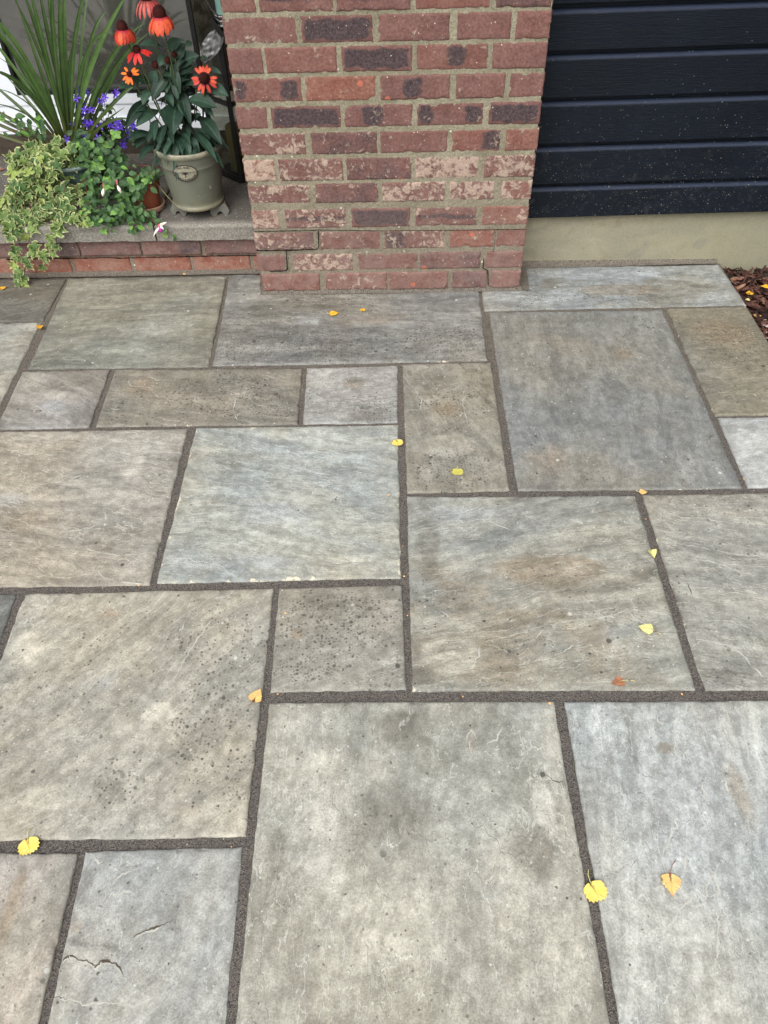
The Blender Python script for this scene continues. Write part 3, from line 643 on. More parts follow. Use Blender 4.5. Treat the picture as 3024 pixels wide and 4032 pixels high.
# ------------------------------------------------------------------ low brick wall with concrete coping
lw = empty('low_wall', (-1.0, .5, 0), 'low two course brick wall with grey concrete coping left of the pillar, pots on top', 'low wall')
bm_ = MB()
for (z0, z1, xs, o_) in ((.004, .069, [(-1.9,-1.68),(-1.67,-1.45),(-1.44,-1.225),(-1.214,-.994),(-.988,-.765),(-.753,-.53),(-.513,-.296),(-.284,-.064),(-.05,.02)], 1),
                     (.078, .141, [(-1.95,-1.70),(-1.69,-1.45),(-1.44,-1.203),(-1.193,-.956),(-.951,-.711),(-.705,-.474),(-.466,-.243),(-.228,.02)], 0)):
    for i, (x0, x1) in enumerate(xs):
        brick(bm_, (x0, .158+(.006 if o_ else 0), 0), (1, 0, 0), x1-x0, z0, z1, (0, -1, 0), '' if o_ else ('d' if i % 2 else 'R'), .12 if o_ else .18, .85 if o_ else 0, .75 if i in (6, 7) and o_ else .35, seed=200+i)
rough_wall(bm_, -1.95, .003, -.02, .146, .170)
bm_.box(-1.95, .003, .178, .82, -.02, .146, 1)
crack(bm_, [(-1.0, .0735), (-.60, .0745), (-.56, .072), (-.2, .0745), (0, .0740)], .005, .1525)
bm_.build('brickwork', [M_BRICK, M_WMORT, M_GAP], lw)
M_COP = mat_concrete('concrete_coping', srgb(112,107,101), srgb(98,94,88), .90)  # top coloured darker than the front edge, painting in the recess shade
def coping(x0, x1):
    mb = MB(); us = cells(x1-x0, .012); vs_ = cells(.68, .02); vt = []; eg = []
    for v in vs_:
        for u in us:
            d = min(u, x1-x0-u, v); x = x0+u; y = .138+v
            q = Vector((x, y, 3)); k = math.exp(-d/.008)
            vt.append((x+k*.002*noise.noise(q*30), y+k*(.003*noise.noise(q*24)+.0015*noise.noise(q*70)), .208-.006*math.exp(-d/.004)+.001*noise.noise(q*20))); eg.append(v)
    a, b_ = len(us), len(vs_)
    fs = [(j*a+i, j*a+i+1, (j+1)*a+i+1, (j+1)*a+i) for j in range(b_-1) for i in range(a-1)]
    ring = list(range(a))+[j*a+a-1 for j in range(1, b_)]+[(b_-1)*a+i for i in range(a-2, -1, -1)]+[j*a for j in range(b_-2, 0, -1)]
    prev = ring; n_ = len(ring)
    for lev in range(1, 9):
        z = .200-(.200-.147)*lev/8; nb = len(vt)
        for r_ in ring:
            x, y, _ = vt[r_]; q = Vector((x, y, z)); fr = 1 if y < .15 else 0
            vt.append((x, y+fr*.0022*noise.noise(q*60), z+.001*noise.noise(q*30)*(lev == 8))); eg.append(.02 if lev < 3 else .012)
        cur = list(range(nb, nb+n_))
        fs += [(prev[(k+1) % n_], prev[k], cur[k], cur[(k+1) % n_]) for k in range(n_)]; prev = cur
    mb.add(vt, fs, 0, edge=eg)
    return mb.build('coping_slab', M_COP, lw)
xc = at(612, 920, y=.14).x
coping(-1.95, -1.60-.004); coping(-1.596, xc-.003); coping(xc+.003, .002)

# ------------------------------------------------------------------ right: plinth and dark boarding
tw = empty('timber_clad_wall', (1.9, .3, 0), 'black boarded wall above a beige rendered plinth, right of the pillar', 'wall')
pl = MB(); a, b_ = 150, 30; vt = []
for j in range(b_+1):
    for i in range(a+1):
        x = .93+(3.4-.93)*i/a; z = -.14+(.225+.14)*j/b_
        vt.append((x, .1815+.0018*noise.noise(Vector((x*5, z*5, 0)))+.0008*noise.noise(Vector((x*30, z*30, 0))), z))
pl.add(vt, [(j*(a+1)+i, j*(a+1)+i+1, (j+1)*(a+1)+i+1, (j+1)*(a+1)+i) for j in range(b_) for i in range(a)])
pl.box(.93, 3.4, .186, .5, -.14, .225)
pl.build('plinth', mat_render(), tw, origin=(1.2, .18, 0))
cl = MB()
zs = [.2085, .3335, .473, .620, .7595, .8880, 1.025, 1.165, 1.305, 1.445, 1.585, 1.725, 1.865, 2.005, 2.145, 2.285, 2.45]
for i in range(len(zs)-1):
    z0, z1 = zs[i], zs[i+1]; hgt = z1-z0
    # (y, z) section: dark rebate under the board above, a scooped cove, then the flat face
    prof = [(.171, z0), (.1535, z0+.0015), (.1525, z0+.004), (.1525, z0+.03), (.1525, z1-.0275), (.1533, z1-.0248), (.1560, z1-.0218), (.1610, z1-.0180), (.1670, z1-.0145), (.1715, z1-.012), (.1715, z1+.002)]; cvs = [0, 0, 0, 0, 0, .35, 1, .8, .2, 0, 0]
    nx_ = 60; vt = []
    for q in range(nx_+1):
        x = .962+(3.4-.962)*q/nx_; dz = (x-1.4)*.0115
        for (y, z) in prof: vt.append((x, y+.0006*noise.noise(Vector((x*3, z*9, i))), z+dz+.0008*noise.noise(Vector((x*1.5, i*3, 0)))))

    m_ = len(prof)
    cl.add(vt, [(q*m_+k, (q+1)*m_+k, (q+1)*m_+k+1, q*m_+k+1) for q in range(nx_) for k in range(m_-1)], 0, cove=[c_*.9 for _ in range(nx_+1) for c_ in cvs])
cl.box(.962, 3.4, .172, .182, .208, 2.45)
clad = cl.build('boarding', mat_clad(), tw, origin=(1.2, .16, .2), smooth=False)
cs_ = MB(); vt = []
for j in range(61):
    z = .205+(2.4-.205)*j/60
    w_ = .0145+.0015*noise.noise(Vector((0, 0, z*9)))
    vt += [(.9605, .149, z), (.962+w_, .1475, z), (.964+w_, .1535, z), (.964+w_, .171, z)]
cs_.add(vt, [(4*j+k, 4*j+k+1, 4*j+k+5, 4*j+k+4) for j in range(60) for k in range(3)])
cs_.build('corner_sealant', mat_simple('black_sealant', srgb(14,14,16), .6, .3, .3, 60, .002), tw)
cw = MB(); random.seed(3)
for k in range(20):
    zc = random.choice([.69, .66, .40, .30, .24, .60, .52, .225]); x = .972+random.random()*.05; z = zc+random.uniform(-.05, .05)
    a_ = Vector((.970+random.random()*.012, .1485, z)); b2 = a_+Vector((random.uniform(.0, .035), random.uniform(-.002, .001), random.uniform(-.03, .03)))
    mid = (a_+b2)/2+Vector((.0, -.002, -.006*random.random()))
    cw.tube([a_, a_.lerp(mid, .6), mid, mid.lerp(b2, .6), b2], .00022+.0003*random.random()**3, 4)
cw.build('cobweb', mat_simple('cobweb_silk', srgb(110,110,106), .8), tw)

# ------------------------------------------------------------------ mulch bed and outer ground
gm = MB(); a = 40; vt = []
for j in range(a+1):
    for i in range(a+1):
        x = 1.742+1.7*i/a; y = -3.8+4.0*j/a; vt.append((x, y, -.075+.014*noise.noise(Vector((x*6, y*6, 0)))))
gm.add(vt, [(j*(a+1)+i, j*(a+1)+i+1, (j+1)*(a+1)+i+1, (j+1)*(a+1)+i) for j in range(a) for i in range(a)])
tag(gm.build('bed_soil', mat_simple('dark_soil', srgb(44,34,30), .95, .1, .4, 60, .004), origin=(2, -1, 0)), 'dark soil of the planting bed', 'soil', kind='structure')
gr = MB(); gr.add([(-60,-60,-.21),(60,-60,-.21),(60,60,-.21),(-60,60,-.21)], [(0,1,2,3)])
def mat_lawn():
    n = N('lawn', .9, .1); a_ = n.noise(scale=1.2, detail=6); b2 = n.noise(scale=40, detail=4)
    return n.done(n.mix(n.ramp(a_, .3, .7), n.mix(b2, (.03,.05,.012), (.07,.10,.03)), (.06,.075,.03)))
tag(gr.build('ground', mat_lawn(), origin=(0, 0, -.21)), 'ground around the patio', 'ground', kind='structure')
random.seed(11)
mu = MB()
def chip(mb, c, L_, W_, T_, **at_):
    q = Matrix.Rotation(random.uniform(0, 6.28), 3, 'Z') @ Matrix.Rotation(random.gauss(0, .38), 3, 'X') @ Matrix.Rotation(random.gauss(0, .38), 3, 'Y')
    vs = []; n_ = 5
    for i in range(n_):
        t = i/(n_-1)-.5; ww = W_*(.35+.65*(1-abs(2*t)**2.2))*random.uniform(.75, 1.1); bend = .12*L_*(t*t)*random.choice((1,))
        for (sy, sz) in ((-1, 0), (0, .9), (1, 0), (0, -.9)):
            vs.append(Vector(c)+q @ Vector((t*L_, sy*ww/2+random.uniform(-.1, .1)*W_, sz*T_/2+bend+random.uniform(-.15, .15)*T_)))
    fs = [(i*4+k, i*4+(k+1) % 4, (i+1)*4+(k+1) % 4, (i+1)*4+k) for i in range(n_-1) for k in range(4)]+[(3,2,1,0), (16,17,18,19)]
    mb.add(vs, fs, 0, **at_)
for k in range(2600):
    x = 1.735+abs(random.random())**1.5*.55+.0; y = .185-random.random()**1.2*1.0
    L_ = random.choice((.02, .03, .045, .065))*random.uniform(.7, 1.2)
    chip(mu, (x+L_*.1, min(.165, y), -.072+random.random()*.050-.01*(x < 1.76)), L_, L_*random.uniform(.14, .42), .004, v=random.random())
def mat_mulch():
    n = N('bark_chip', .85, .25); v = n.attr('v'); f = n.noise(n.mapping(scale=(1, 1, 1)), 160, 5, .7)
    col = n.mix(n.ramp(v, .0, 1.0), srgb(40,26,24), srgb(104,70,60))
    col = n.mix(n.ramp(v, .93, .98), col, srgb(160,124,100))
    col = n.mix(1.0, col, n.mix(n.ramp(f, .3, .7), (.6,.6,.6), (1.3,1.3,1.3)), 'MULTIPLY')
    return n.done(col, .85, n.bump(f, 1, .002))
tag(mu.build('bark_mulch', mat_mulch(), origin=(2, 0, 0), smooth=False), 'dark brown bark chips filling the bed beside the patio', 'bark mulch', kind='stuff')
pb = MB()
for (u, v, s_) in ((3007,1278,.007),(3021,1284,.007),(3013,1262,.006),(3016,1308,.005),(3019,1330,.005),(3004,1310,.004)):
    c = at(u, v, z=-.034); vs = []
    for j in range(7):
        for i in range(10):
            th = math.pi*j/6; ph = 6.283*i/10; r_ = s_*(1+.25*noise.noise(Vector((math.cos(ph)*2+u, math.sin(ph)*2, th))))
            vs.append((c.x+r_*1.2*math.sin(th)*math.cos(ph), c.y+r_*math.sin(th)*math.sin(ph), c.z+r_*.7*math.cos(th)))
    pb.add(vs, [(j*10+i, (j+1)*10+i, (j+1)*10+(i+1) % 10, j*10+(i+1) % 10) for j in range(6) for i in range(10)])
tag(pb.build('pebbles', mat_simple('pale_pebble', srgb(170,150,142), .8, .2, .2, 90)), 'few pale pinkish pebbles among the bark chips', 'pebbles', kind='stuff')

# ------------------------------------------------------------------ glazed door behind the pots
YD = .82
dr = empty('glazed_door', (-.8, YD, .208), 'white framed door with large dark glass pane behind the plants', 'door')
M_UPVC = N('white_frame', .35, .5); f_ = M_UPVC.noise(scale=6, detail=3)
M_UPVC = M_UPVC.done(M_UPVC.mix(f_, (.80,.84,.90), (.86,.89,.93)), .35)
M_GASK = mat_simple('black_gasket', srgb(20,21,22), .5, .4)
gl_x0, gl_x1, gl_z0 = -1.036, .10, .441
fr = MB()
fr.box(-1.95, .10, YD-.005, YD+.07, .290, gl_z0)                      # bottom rail
fr.box(-1.95, .10, YD-.018, YD-.005, .290, .345)                      # stepped lower edge
fr.box(-1.95, .10, YD-.011, YD-.005, .400, gl_z0-.002)
fr.box(-1.95, gl_x0, YD-.005, YD+.07, gl_z0, 2.2)
fr.box(-1.10, gl_x0, YD-.011, YD-.005, gl_z0-.002, 2.2)
fr.box(-1.95, .10, YD-.005, YD+.07, 2.2, 2.3)
fro = fr.build('door_frame', M_UPVC, dr, smooth=False)
gk = MB()
gk.box(gl_x0, .10, YD-.013, YD+.01, gl_z0, gl_z0+.014); gk.box(gl_x0, gl_x0+.012, YD-.013, YD+.01, gl_z0+.014, 2.2)
gk.build('gasket', M_GASK, dr, smooth=False)
ngl = N('dark_glazing', .03, .5); ngl.b.inputs['IOR'].default_value = 2.3
gmx = ngl.noise(scale=2.2, detail=4)
M_GLASS = ngl.done(ngl.mix(ngl.ramp(gmx, .35, .65), srgb(58,59,56), srgb(76,75,70)), ngl.lin(gmx, .3, .7, .03, .09))
gg = MB(); gg.box(gl_x0+.010, .10, YD+.012, YD+.02, gl_z0+.010, 2.2); gg.build('glass_pane', M_GLASS, dr, smooth=False)
sl = MB(); sl.box(-1.95, .10, YD-.035, YD+.07, .2085, .2885)
sl.build('door_sill', mat_simple('dark_sill', srgb(74,66,58), .8, .2, .25, 25, .002), dr, smooth=False)

# rest of the house above the frame: it shades the recess
hw = MB()
hw.box(-1.95, 3.4, .0, .9, PT+.002, 3.1); hw.box(-4.5, -1.952, .15, .9, -.15, 3.1)
tag(hw.build('house_wall', mat_simple('upper_wall', srgb(120,96,84), .9, .2, .2, 12, .003), smooth=False), 'plain brick coloured wall of the house above and beside the recess', 'house wall')
ev = MB(); ev.box(-5, 4, -.55, 1.2, 3.102, 3.20)
tag(ev.build('roof_eaves', mat_simple('eaves_board', srgb(190,188,182), .6), smooth=False), 'projecting eaves of the house roof', 'eaves')

# ------------------------------------------------------------------ lantern beside the pillar and metal post
M_BLK = mat_simple('black_painted_metal', srgb(20,19,20), .45, .5, .3, 50, .0008)
ln = empty('glass_lantern', (-.11, .60, .208), 'tall black framed lantern with glass sides, standing between pot and pillar', 'lantern')
lf = MB()
cA, cB, cC, cD = Vector((-.112,.485,0)), Vector((-.222,.585,0)), Vector((.02,.60,0)), Vector((-.09,.70,0))
z0, z1 = .2085, .98
def bar(mb, a_, b2, w_, mi=0):
    a_, b2 = Vector(a_), Vector(b2); mb.tube([a_, b2], w_*.7071, 4, mi)
for c_ in (cA, cB, cC, cD): bar(lf, c_+Vector((0,0,z0)), c_+Vector((0,0,z1)), .016)
for zz, ww in ((z0+.012, .022), (.50, .014), (z1, .020)):
    for p_, q_ in ((cA, cB), (cA, cC), (cB, cD), (cC, cD)): bar(lf, p_+Vector((0,0,zz)), q_+Vector((0,0,zz)), ww)
top = (cA+cB+cC+cD)/4+Vector((0,0,z1+.14))
vs = [c_+(c_-(cA+cB+cC+cD)/4)*.15+Vector((0,0,z1+.006)) for c_ in (cA, cB, cD, cC)]+[top]
lf.add(vs, [(0,1,4),(1,2,4),(2,3,4),(3,0,4),(3,2,1,0)])
lf.build('lantern_frame', M_BLK, ln, smooth=False)
ng = N('lantern_glass', .05, .5)
tr = ng.n.new('ShaderNodeBsdfTransparent'); tr.inputs[0].default_value = (.55,.56,.50,1)
mx = ng.n.new('ShaderNodeMixShader'); gs = ng.n.new('ShaderNodeBsdfGlossy'); gs.inputs['Roughness'].default_value = .04
mx.inputs[0].default_value = .14; ng.l.new(tr.outputs[0], mx.inputs[1]); ng.l.new(gs.outputs[0], mx.inputs[2])
ng.l.new(mx.outputs[0], ng.n['Material Output'].inputs[0]); M_LG = ng.m
lg = MB()
for p_, q_ in ((cA, cB), (cA, cC), (cB, cD)):
    lg.add([p_+Vector((0,0,z0+.02)), q_+Vector((0,0,z0+.02)), q_+Vector((0,0,z1-.01)), p_+Vector((0,0,z1-.01))], [(0,1,2,3)])
lg.build('lantern_pane', M_LG, ln, smooth=False)
# candle inside
cn = MB(); cc_ = (cA+cB+cC+cD)/4
cn.lathe([(.0,.0),(.034,0),(.035,.004),(.035,.17),(.031,.176),(.008,.172),(0,.171)], (cc_.x-.03, cc_.y, .214), 32)
cn.build('candle', mat_simple('olive_wax', srgb(120,112,70), .5, .4, .1, 20), ln)
# crumpled clear wrapping hanging at the lantern's upper side
wr = MB(); vt = []
for j in range(26):
    for i in range(12):
        u = 868-70*(j/25)+ (i-5.5)*6.5*math.sin(math.pi*(j+3)/30); v = 100+135*j/25+i*2.0
        p_ = at(u, v, y=.47+.012*noise.noise(Vector((i*.6, j*.3, 0)))+.006*noise.noise(Vector((i*1.7, j*.9, 3))))
        vt.append(p_)
wr.add(vt, [(j*12+i, j*12+i+1, (j+1)*12+i+1, (j+1)*12+i) for j in range(25) for i in range(11)])
tag(wr.build('plastic_wrapping', mat_simple('grey_film', srgb(120,120,120), .25, .6, .2, 40, .001)), 'crumpled grey plastic wrapping hanging beside the pillar above the lantern', 'plastic wrapping')
# pale green bottle-shaped bird feeder with chrome bands
bf = empty('hanging_feeder', (-.055, .44, .74), 'pale green cylinder with chrome bands hanging in the corner by the pillar', 'feeder')
c_ = at(888, 55, y=.44)
bd = MB(); bd.lathe([(0,.0),(.040,0),(.0415,.003),(.0415,.30),(.038,.31),(0,.312)], (c_.x+.012, .44, c_.z-.01), 40)
bd.build('feeder_body', mat_simple('pale_green_enamel', srgb(118,156,146), .3, .5, .12, 12), bf)
bd = MB()
for zz, rr_ in ((-.012, .044), (.002, .046), (-.026, .043)):
    pts = [(c_.x+.012+rr_*math.cos(q), .44+rr_*math.sin(q), c_.z+zz) for q in np.linspace(0, 6.2832, 41)]
    bd.tube(pts, .0058, 8, cap=False)
bd.lathe([(0,-.034),(.040,-.034),(.043,-.028),(.043,.0),(0,.0)], (c_.x+.012, .44, c_.z), 40)
bd.build('chrome_band', mat_simple('chrome', (.65,.66,.67), .12, .5, .05, 10, .0001, 1.0), bf)
bd = MB(); a1 = at(812, 0, y=.44); a2 = at(858, 62, y=.40)
bd.tube([a1+(a1-a2)*.8, a1, a1.lerp(a2, .5)+Vector((-.004,0,-.004)), a2, a2+Vector((.02,.01,-.012))], .0028, 8)
bd.build('wire_handle', mat_simple('dark_wire', srgb(52,44,42), .35, .6, .2, 60, .0002, .6), bf)
bd = MB(); h1 = at(838, 84, y=.42); h2 = at(872, 128, y=.42)
bd.tube([h1+(h1-h2)*.2, h2+(h2-h1)*.3], .0125, 4)
tag(bd.build('wall_bracket', M_BLK, smooth=False), 'short black slanting bracket under the pale green feeder', 'bracket')

# ------------------------------------------------------------------ pots
def mat_glaze(name, A, B, rough=.35, specks=True):
    n = N(name, rough, .5)
    a_ = n.noise(scale=7, detail=5, rough=.6); f = n.noise(scale=90, detail=5, rough=.7)
    col = n.mix(n.ramp(a_, .35, .65), A, grey(A, .86)); worn = n.attr('worn')
    col = n.mix(n.math('MULTIPLY', worn, n.ramp(n.noise(scale=30, detail=6, rough=.7), .35, .6)), col, B)
    z = n.sep()[2]
    if specks:
        low = n.ramp(z, .15, .0)
        for sc, th in ((70, .80), (150, .78), (38, .93)):
            d, cc = n.voro(n.mapping(scale=(1, 1, .8)), sc); k = n.sep(cc)
            q = n.math('MULTIPLY', n.math('GREATER_THAN', k[0], n.lin(low, 0, 1, .992, th)), n.math('LESS_THAN', d, n.math('MULTIPLY', k[1], .24)))
            col = n.mix(n.math('MULTIPLY', q, .75), col, srgb(196,194,178))
        col = n.mix(n.math('MULTIPLY', n.ramp(z, .06, .0), n.ramp(a_, .4, .7, 0, .5)), col, srgb(96,92,60))
    return n.done(col, n.lin(f, .3, .7, rough*.8, rough*1.5), n.bump(f, .3, .0006))
PC = Vector((-.238, .2515, .243))
pot = empty('plant_pot', PC, 'grey green glazed pot with oval maker badge, standing on pot feet next to the pillar', 'plant pot')
prof = [(0,.0),(.080,0),(.090,.0015),(.0945,.006),(.0955,.011),(.093,.017),(.0905,.020),(.0915,.03),(.1000,.085),(.1075,.135),(.1105,.1555),(.1125,.1585),(.1135,.162),(.1125,.1655),(.1130,.170),(.1165,.192),(.1185,.198),(.1215,.201),(.1245,.206),(.1255,.212),(.1240,.218),(.1205,.2205),(.1165,.219),(.1145,.214),(.1130,.200),(.1100,.186)]
worn = []
for r_, z in prof: worn += [1.0 if (z > .200 or .001 < z < .02) else (.25 if z < .05 else .0)]*96
pmb = MB(); pmb.lathe(prof, PC, 96, worn=worn)
M_POT = mat_glaze('grey_green_glaze', srgb(106,108,95), srgb(140,134,114))
pot_body = pmb.build('pot_body', M_POT, pot)
M_SOIL = mat_simple('potting_soil', srgb(34,28,22), .95, .1, .5, 120, .006)
sm_ = MB(); sm_.lathe([(0,.193),(.05,.195),(.1115,.190)], PC, 48); sm_.build('soil', M_SOIL, pot)
# oval badge, wrapped on the pot's front, a little left-facing as in the photograph
BA = math.atan2(CAM.y-PC.y, CAM.x-PC.x)-.25
def onpot(s_, t_, lift):   # s along the girth, t up
    zz = .1545+t_
    rr_ = np.interp(zz, [q[1] for q in prof[7:17]], [q[0] for q in prof[7:17]])+lift
    th = BA+s_/.112
    return Vector((PC.x+rr_*math.cos(th), PC.y+rr_*math.sin(th), PC.z+zz))
BW, BH = .0435, .0305
bd = MB(); vt = []; nr, na = 8, 48
for i in range(nr+1):
    for k in range(na):
        q = 2*math.pi*k/na; rr_ = i/nr
        lift = .0035 if i < nr else -.001
        vt.append(onpot(BW*rr_*math.cos(q), BH*rr_*math.sin(q), lift))
fs = [(i*na+k, i*na+(k+1) % na, (i+1)*na+(k+1) % na, (i+1)*na+k) for i in range(1, nr) for k in range(na)]
fs += [(0, na+k, na+(k+1) % na) for k in range(na)]
bd.add(vt, fs)
badge = bd.build('maker_badge', mat_simple('badge_clay', srgb(142,138,120), .6, .3, .12, 60, .0008), pot)
BDG = tuple(badge.matrix_world.translation)
M_INK = mat_simple('dark_brown_ink', srgb(42,28,24), .6, .3, .3, 80)
bd = MB(); bd.tube([onpot(BW*.985*math.cos(q), BH*.985*math.sin(q), .0036) for q in np.linspace(0, 6.2832, 61)], .0011, 6, cap=False)
rmo = bd.build('badge_rim', M_INK, badge, origin=PC)
def letter_mesh(ch, size):
    cu = bpy.data.curves.new('t', 'FONT'); cu.body = ch; cu.size = size; cu.align_x = 'CENTER'; cu.offset = size*.018; cu.extrude = 0
    ob = bpy.data.objects.new('t', cu); C.objects.link(ob); dg = bpy.context.evaluated_depsgraph_get()
    me = ob.evaluated_get(dg).to_mesh(); vs = [tuple(v.co) for v in me.vertices]; fs = [tuple(p.vertices) for p in me.polygons]
    ob.evaluated_get(dg).to_mesh_clear(); bpy.data.objects.remove(ob); bpy.data.curves.remove(cu); return vs, fs
bd = MB(); bd.smooth = False
def arc_text(txt, a0, a1, size, rx, rz, top):
    n_ = len(txt)
    for i, ch in enumerate(txt):
        if ch == ' ': continue
        a_ = a0+(a1-a0)*i/(n_-1); vs, fs = letter_mesh(ch, size)
        cx, cy = rx*math.cos(a_), rz*math.sin(a_)
        tx, ty = -rx*math.sin(a_), rz*math.cos(a_)
        if top: tx, ty = -tx, -ty
        l_ = math.hypot(tx, ty); tx, ty = tx/l_, ty/l_
        o_ = [onpot(cx+x*tx-(y-size*.35)*ty, cy+x*ty+(y-size*.35)*tx, .0042) for x, y, _ in vs]
        bd.add(o_, fs)
arc_text('S.C. & CO.', R(122), R(58), .0105, BW*.80, BH*.76, True)
bd.build('badge_lettering', M_INK, badge, origin=PC)
bd = MB(); bd.smooth = False
arc_text('GARDENWARE', R(202), R(338), .0100, BW*.80, BH*.76, False)
bd.build('badge_lettering', M_INK, badge, origin=PC)
bd = MB(); P2 = lambda x, y: onpot(x*.001, y*.001, .0040)
random.seed(5)
bd.tube([P2(0,-13), P2(-.4,-8), P2(.3,-3)], [.0012,.0009,.0008], 5); bd.tube([P2(-5,-13.2), P2(0,-12.6), P2(5,-13.2)], .0006, 5)
for sx_ in (-1, 1):
    bd.tube([P2(0,-6), P2(4*sx_,-2.5), P2(10*sx_,-1)], .0005, 4); bd.tube([P2(0,-4), P2(3*sx_,0), P2(7*sx_,4)], .0005, 4); bd.tube([P2(0,-3), P2(1.5*sx_,3), P2(3*sx_,8)], .0004, 4)
for _ in range(70):
    q = random.uniform(-.15, math.pi+.15); r_ = random.uniform(.45, 1); x, y = 13*r_*math.cos(q), -3+12*r_*math.sin(q)
    bd.tube([P2(x, y), P2(x+random.uniform(-1,1), y+random.uniform(-1,1))], .00055, 4)
for k in range(15):
    q = .12+k/14*(math.pi-.24); bd.tube([P2(17*math.cos(q), -3+15.0*math.sin(q)), P2(18.8*math.cos(q), -3+16.6*math.sin(q))], .00045, 4)
bd.build('badge_tree', M_INK, badge, origin=PC)

# pot feet
M_FOOT = mat_simple('grey_clay_foot', srgb(100,99,91), .75, .25, .14, 60, .001)
def foot(pos, rot, label):
    # arch-shaped section extruded along y: trapezoid with a round notch below
    zt = .0345; xt, xb = .026, .037; r_ = .0125
    out = [(-xb*.8, 0), (-xb, .012), (-xt, zt), (xt, zt), (xb, .012), (xb*.8, 0), (r_, 0)]
    out += [(r_*math.cos(a_), r_*1.05*math.sin(a_)) for a_ in np.linspace(.25, math.pi-.25, 9)]+[(-r_, 0)]
    n_ = len(out); mb = MB(); vs = []
    for yy, k in ((-.026, .96), (-.023, 1), (.023, 1), (.026, .96)):
        for x, z in out: vs.append((x*k, yy+(-.010 if yy < 0 else 0)*(1-z/zt), z if z < zt*.9 else z-(.003 if k < 1 else 0)))
    fs = [(a_*n_+k, a_*n_+(k+1) % n_, (a_+1)*n_+(k+1) % n_, (a_+1)*n_+k) for a_ in range(3) for k in range(n_)]
    mb.add(vs, fs+[tuple(range(n_))[::-1], tuple(3*n_+k for k in range(n_))])
    o = mb.build('clay_riser', M_FOOT, origin=(0, 0, 0), smooth=False); o.location = pos; o.rotation_euler = (0, 0, rot)
    tag(o, label, 'pot riser', 'clay risers under the grey green pot')
pL = atd(391, 463, z=.208); pR = atd(470, 463, z=.208)
foot((pL.x+.004, pL.y+.028, .2085), R(-20), 'left one of the two visible notched clay risers, beside the small terracotta pot')
foot((pR.x+.004, pR.y+.026, .2085), R(14), 'right one of the two visible notched clay risers, nearest the brick pillar')
foot((-.235, .335, .2085), R(90), 'rear clay riser hidden behind the grey green pot')

# blue-green bowl planter
BC = Vector((-.722, .40, .2085))
bowl = empty('planter_bowl', BC, 'blue green glazed bowl planter under the ivy and spiky plant', 'planter')
prof2 = [(0,.0),(.085,0),(.094,.003),(.096,.010),(.100,.018),(.116,.050),(.128,.085),(.1345,.1065),(.1375,.110),(.1365,.114),(.140,.140),(.143,.146),(.150,.150),(.1535,.157),(.151,.164),(.145,.166),(.139,.161),(.135,.14)]
mb = MB(); wn_ = []
for r_, z in prof2: wn_ += [.6 if z > .15 else 0]*80
mb.lathe(prof2, BC, 80, worn=wn_); mb.build('bowl_body', mat_glaze('blue_green_glaze', srgb(70,88,84), srgb(150,164,154), .3, False), bowl)
mb = MB(); mb.lathe([(0,.142),(.07,.144),(.137,.138)], BC, 40); mb.build('soil', M_SOIL, bowl)

# terracotta pot on saucer
TC = Vector((-.432, .275, .2085))
tp = empty('terracotta_pot', TC, 'small terracotta pot half hidden under trailing leaves', 'plant pot')
mb = MB(); mb.lathe([(0,.006),(.036,.006),(.037,.008),(.047,.085),(.0475,.087),(.052,.088),(.0535,.112),(.052,.115),(.047,.115),(.045,.10)], TC, 48, worn=0.0)
M_TER = mat_glaze('terracotta', srgb(138,74,48), srgb(170,120,90), .8, False); mb.build('pot_body', M_TER, tp)
mb = MB(); mb.lathe([(0,.1),(.046,.1)], TC, 32); mb.build('soil', M_SOIL, tp)
mb = MB(); mb.lathe([(0,.0),(.048,0),(.051,.003),(.058,.022),(.0575,.0245),(.0555,.024),(.048,.005),(0,.004)], TC, 56)
tag(mb.build('pot_saucer', mat_simple('pale_terracotta', srgb(168,134,112), .8, .2, .15, 40), origin=TC), 'round pale clay saucer under the small terracotta pot', 'saucer')

# ------------------------------------------------------------------ foliage tools
UP = Vector((0, 0, 1))
def mat_leaf(name, A, B, Cc=None, rough=.5, vein=None, edgec=None, trans=.25):
    """A/B vary leaf to leaf by 'v'; 'm' = 1 at margin"""
    n = N(name, rough, .35); v, mm = n.attr('v'), n.attr('m')
    f = n.noise(scale=60, detail=4)
    col = n.mix(n.ramp(v, 0, 1), A, B)
    if Cc: col = n.mix(n.math('GREATER_THAN', v, .90), col, Cc)
    if edgec:
        col = n.mix(n.ramp(n.math('ADD', mm, n.math('MULTIPLY', n.math('SUBTRACT', n.noise(scale=45, detail=2), .5), .9)), .78, .90), col, edgec)
    if vein: col = n.mix(n.math('MULTIPLY', n.math('LESS_THAN', mm, .10), .6), col, vein)
    col = n.mix(1.0, col, n.mix(n.ramp(f, .3, .7), (.82,.82,.82), (1.15,1.15,1.15)), 'MULTIPLY')
    n.done(col, rough, n.bump(f, .4, .001))
    if trans:
        t_ = n.n.new('ShaderNodeBsdfTranslucent'); n.l.new(col, t_.inputs[0]); mx_ = n.n.new('ShaderNodeMixShader'); mx_.inputs[0].default_value = trans
        n.l.new(n.b.outputs[0], mx_.inputs[1]); n.l.new(t_.outputs[0], mx_.inputs[2]); n.l.new(mx_.outputs[0], n.n['Material Output'].inputs[0])
    return n.m
